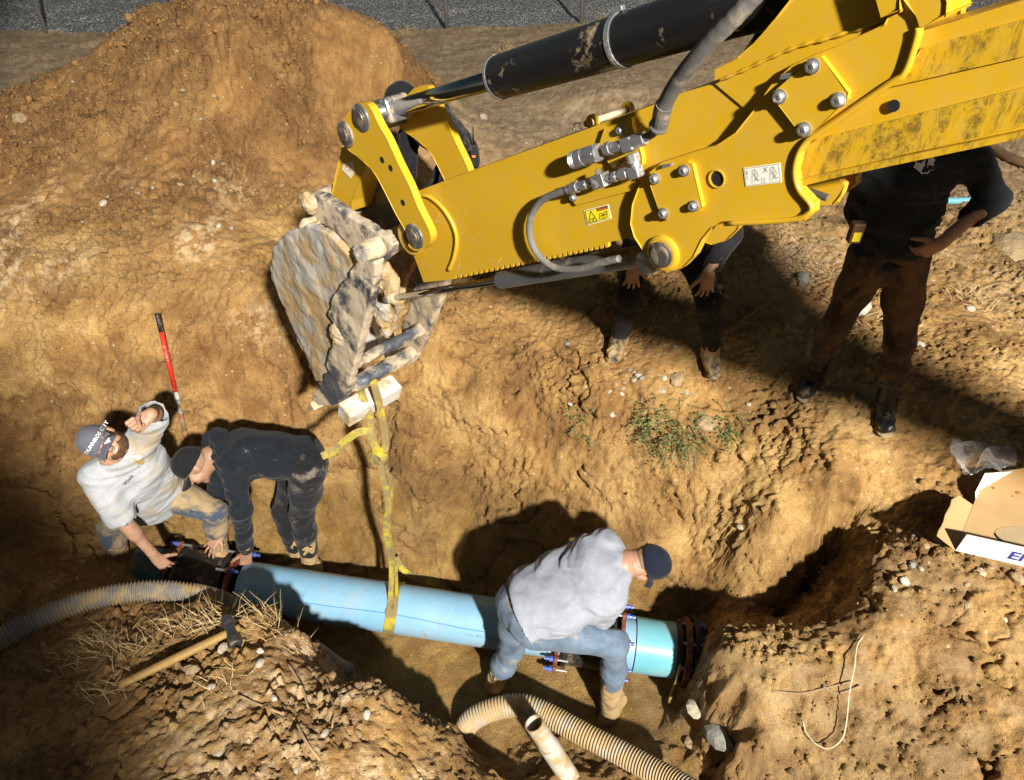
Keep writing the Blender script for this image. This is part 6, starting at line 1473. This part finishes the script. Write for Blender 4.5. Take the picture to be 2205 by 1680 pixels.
# --- man crouching over the pipe, right
J3 = dict(head=D(1393, 1212, 3.95), hf=cR * .25 - cU * .80 - cB * .50, hu=cR * .88 + cU * .10 + cB * .42, neck=D(1340, 1215, 3.93), shL=D(1300, 1172, 4.02), shR=D(1312, 1285, 3.86), elL=D(1290, 1265, 4.30), wrL=D(1290, 1345, 4.50), elR=D(1285, 1340, 4.10), wrR=D(1295, 1385, 4.36),
          pelvis=D(1140, 1305, 3.97), hipL=D(1118, 1300, 4.06), hipR=D(1158, 1345, 3.96), knR=D(1325, 1388, 4.02), anR=D(1312, 1530, 4.50), knL=D(1098, 1400, 4.34), anL=D(1060, 1482, 4.74), toeR=(.6, .8, 0), toeL=(.3, 1, 0),
          handR=dict(d=D(1310, 1400, 4.5) - D(1295, 1385, 4.36), back=cB, thumb=cU, curl=.5))
p3_, b3, s3, fr3 = person('person', 'man in grey tee, jeans and navy cap crouching over the right half of the pipe', J3, dict(skin=SKIN3, shirt=C_HEATHER, trousers=C_JEAN, boots=M_BOOTM, sole_mat=M_SOLE, sleeve=.70, sleeve_r=1.16, fat=1.24, wide=1.42, belly=1.05, hem=-.03, hair=M_HAIRG, seed=7, fold=.0065, fscale=(5, 5, 9), cuff=.52, shaft=.46, leg_r=1.06), J3['anR'] + Vector((0, 0, -.1)))
cap_hat(J3['head'], J3['hf'], J3['hu'], b3, M_CAPN, M_CAPN, brim_drop=.5)
# --- man leaning on his knees behind the arm
J4 = dict(head=(.92, 3.40, 1.42), hf=(-.1, -1, -.45), hu=(0, -.45, 1), neck=(.92, 3.58, 1.28), shR=(.72, 3.62, 1.25), shL=(1.12, 3.60, 1.25), elR=(.68, 3.72, .98), wrR=at_y(1363, 572, 3.64), elL=(1.24, 3.66, .98), wrL=at_y(1524, 588, 3.52),
          pelvis=(.95, 4.12, .86), hipR=(.85, 4.1, .84), hipL=(1.06, 4.1, .84), knR=at_y(1352, 640, 3.76), anR=at_y(1335, 722, 3.93), knL=at_y(1528, 655, 3.62), anL=at_y(1530, 752, 3.74), toeR=(-.45, -1, 0), toeL=(0, -1, 0),
          handR=dict(d=(.02, -.15, -1), back=(0, -1, .3), thumb=(1, 0, 0), curl=.35, spread=.3), handL=dict(d=(.05, -.15, -1), back=(0, -1, .3), thumb=(-1, 0, 0), curl=.35, spread=.3))
p4_, b4, s4, fr4 = person('person', 'person in black with hands on knees standing behind the middle of the yellow arm', J4, dict(skin=SKIN2, shirt=C_BLACK, trousers=C_BLACK, boots=M_BOOT, sole_mat=M_SOLE, sleeve=1.8, hair=M_HAIRB, seed=9, cuff=.86, shaft=.22), J4['anR'] + Vector((0, 0, -.1)))
cap_hat(J4['head'], J4['hf'], J4['hu'], b4, M_CAPB, M_CAPB)
# --- man in the black jacket, right, hand on hip
J5 = dict(head=at_y(2000, 205, 3.30), hf=(-.5, -1, -.5), hu=(-.1, -.4, 1), neck=at_y(1988, 292, 3.36), shR=at_y(1868, 350, 3.42), shL=at_y(2092, 335, 3.34), elR=at_y(1852, 455, 3.52), wrR=at_y(1880, 535, 3.36), elL=at_y(2138, 428, 3.28), wrL=at_y(2028, 522, 3.12),
          pelvis=at_y(1912, 545, 3.38), hipR=at_y(1870, 560, 3.40), hipL=at_y(1950, 562, 3.36), knR=at_y(1798, 700, 3.38), anR=at_y(1752, 805, 3.52), knL=at_y(1935, 740, 3.22), anL=at_y(1908, 872, 3.22), toeR=(-.55, -.85, 0), toeL=(-.25, -1, 0),
          handL=dict(d=at_y(1985, 545, 3.16) - at_y(2028, 522, 3.12), back=(0, -1, .3), thumb=(0, 0, 1), curl=.5), handR=dict(d=(.2, -.4, -1), back=(-.3, -1, 0), thumb=(1, 0, 0), curl=.6))
p5_, b5, s5, fr5 = person('person', 'man in black jacket and muddy brown trousers standing hand on hip at the right', J5, dict(skin=SKIN3, shirt=C_JACK, trousers=C_BROWN, boots=M_RUB, sole_mat=M_SOLE, sleeveL=1.42, sleeveR=1.8, sleeve=1.5, sleeve_r=1.12, fat=1.08, hem=-.04, hair=M_HAIRB, seed=12, cuff=.40, shaft=.66, leg_r=1.08, top_name='jacket'), J5['anR'] + Vector((0, 0, -.1)))
cap_hat(J5['head'], J5['hf'], J5['hu'], b5, M_CAPB, M_CAPB)
# --- man bent over behind the bucket links
J6 = dict(head=at_y(868, 222, 4.72), hf=(-.8, -.5, -.6), hu=(-.5, -.2, .8), neck=at_y(905, 235, 4.80), shR=at_y(910, 222, 4.98), shL=at_y(938, 262, 4.66), elL=at_y(990, 325, 4.62), wrL=at_y(965, 400, 4.50), elR=at_y(880, 300, 5.0), wrR=at_y(880, 380, 4.9),
          pelvis=at_y(985, 330, 4.86), hipL=at_y(990, 350, 4.78), hipR=at_y(985, 345, 4.98), knL=at_y(960, 430, 4.60), anL=at_y(985, 500, 4.75), knR=at_y(930, 425, 4.85), anR=at_y(950, 490, 5.0), toeL=(-.9, -.4, 0), toeR=(-.9, -.4, 0))
for q in 'LR': J6['an' + q].z = ground_z(J6['an' + q].x, J6['an' + q].y) + .09
p6_, b6, s6, fr6 = person('person', 'person in a dark shirt bent over behind the bucket links', J6, dict(skin=SKIN2, shirt=C_BLACK, trousers=C_BLACK, boots=M_BOOT, sole_mat=M_SOLE, sleeve=.95, sleeve_r=1.15, fat=1.15, hair=M_HAIRB, seed=15, shaft=.22, sleeveR=1.9), J6['anL'] + Vector((0, 0, -.1)))
cap_hat(J6['head'], J6['hf'], J6['hu'], b6, M_CAPB, M_CAPB)
# radio and pouch
rq = at_y(1020, 335, 4.70); ra = empty('two_way_radio', rq - Vector((0, 0, .09)), 'black two-way radio on the hip of the bent man behind the links', 'radio')
MB().box(rq, (.024, 0, 0), (0, .018, 0), (0, 0, .075)).build('radio_body', M_INK, ra, bevel=.006); MB().cyl(rq + Vector((0, 0, .07)), rq + Vector((0, 0, .19)), .006, .004, n=10).build('antenna', M_INK, ra, smooth=True); MB().cyl(rq + Vector((.012, 0, .07)), rq + Vector((.012, 0, .09)), .008, n=12).build('knob', M_INK, ra)
MB().box(rq + Vector((0, -.0185, .0)), (.012, 0, 0), (0, .001, 0), (0, 0, .008)).build('lamp_button', M_LABO, ra)
pq = at_y(1842, 500, 3.28); po = empty('belt_pouch', pq - Vector((0, 0, .06)), 'small brown tape measure pouch on the belt of the man in black', 'pouch')
M_LEATH = plain('brown_leather', (.10, .05, .02), .6, bump=.3); MB().box(pq, (.032, 0, 0), (0, .025, 0), (0, 0, .055)).build('pouch_body', M_LEATH, po, bevel=.008); MB().box(pq + Vector((0, -.026, -.015)), (.02, 0, 0), (0, .002, 0), (0, 0, .025)).build('pouch_label', M_LABY, po)
# ---- prints: projected on to the cloth along the line of sight
from mathutils.bvhtree import BVHTree
def project(txt, px, py, ang, hpx, mat, target, name='print', bold=0.0, lift=.0025):
    me = target.data; org = ORG[target]; bv = BVHTree.FromPolygons([v.co + org for v in me.vertices], [tuple(p.vertices) for p in me.polygons])
    if isinstance(txt, str):
        cu = bpy.data.curves.new('t', 'FONT'); cu.body = txt; cu.size = 1.0; cu.offset = bold; cu.align_x = 'CENTER'; cu.resolution_u = 2
        ob = bpy.data.objects.new('t', cu); SC.collection.objects.link(ob); dg = bpy.context.evaluated_depsgraph_get(); dg.update(); m2 = bpy.data.meshes.new_from_object(ob.evaluated_get(dg))
        vs = [(v.co.x, v.co.y) for v in m2.vertices]; F = [tuple(p.vertices) for p in m2.polygons]; bpy.data.objects.remove(ob)
    else: vs, F = txt
    V = []
    for x, y in vs:
        X = px + (x * math.cos(ang) + y * math.sin(ang)) * hpx; Y = py + (x * math.sin(ang) - y * math.cos(ang)) * hpx; d = ray(X, Y).normalized(); hit = bv.ray_cast(CAMP, d)
        V.append((hit[0] - d * lift) if hit[0] is not None else CAMP + d * 4.0)
    return MO(name, V, F, mat, target)
def blob(n=14, rx=1, ry=1, seed=0):
    g = random.Random(seed); P = [(rx * math.cos(a) * g.uniform(.8, 1.15), ry * math.sin(a) * g.uniform(.8, 1.15)) for a in np.linspace(0, 2 * math.pi, n + 1)[:-1]]
    return ([(0, 0)] + P, [(0, i + 1, (i + 1) % n + 1) for i in range(n)])
M_PRW = plain('white_thread', (.75, .75, .78), .7); M_PRI = plain('dark_thread', (.03, .035, .07), .8)
Zf = lambda x, y: ((180 + x / 6.72) * .861, (1010 + y / 6.72) * .861)
project('DUNNROS CITY', *Zf(435, 585), math.radians(-57), 11.5, M_PRW, h1_, 'cap_lettering', bold=.02)
bq = ([(-1, -.65), (1, -.65), (1, .65), (-1, .65)], [(0, 1, 2, 3)]); project(bq, *Zf(578, 620), math.radians(-22), 7.5, M_PRW, h1_, 'cap_tag', lift=.004); project(([(-1, -.22), (1, -.22), (1, .22), (-1, .22)], [(0, 1, 2, 3)]), *Zf(590, 650), math.radians(-22), 6.5, M_BLUE, h1_, 'cap_tag_print', lift=.006)
project('Wyatt', *Zf(965, 1300), math.radians(-47), 11, M_PRI, s1, 'name_print', bold=.02)
project(blob(16, 1.0, 1.05, 3), *Zf(1125, 930), 0, 13, plain('gold_print', (.48, .36, .16), .8, var=.4, scale=60), s1, 'chest_emblem')
project(blob(12, .8, .5, 5), *Zf(1105, 895), 0, 11, M_PRW, s1, 'chest_emblem', lift=.0032)
project(blob(20, 1, 1.1, 1), *(1990, 352), 0, 23, M_PRW, s5, 'jacket_emblem'); project(([(-.12, -.9), (.12, -.9), (.12, .9), (-.12, .9)], [(0, 1, 2, 3)]), 1994, 352, .15, 22, M_INK, s5, 'jacket_emblem_print', lift=.004)
project(blob(9, 1, .55, 2), 1977, 345, .6, 9, M_INK, s5, 'jacket_emblem_print', lift=.004); project(blob(9, 1, .5, 6), 2008, 362, -.4, 9, M_INK, s5, 'jacket_emblem_print', lift=.004)
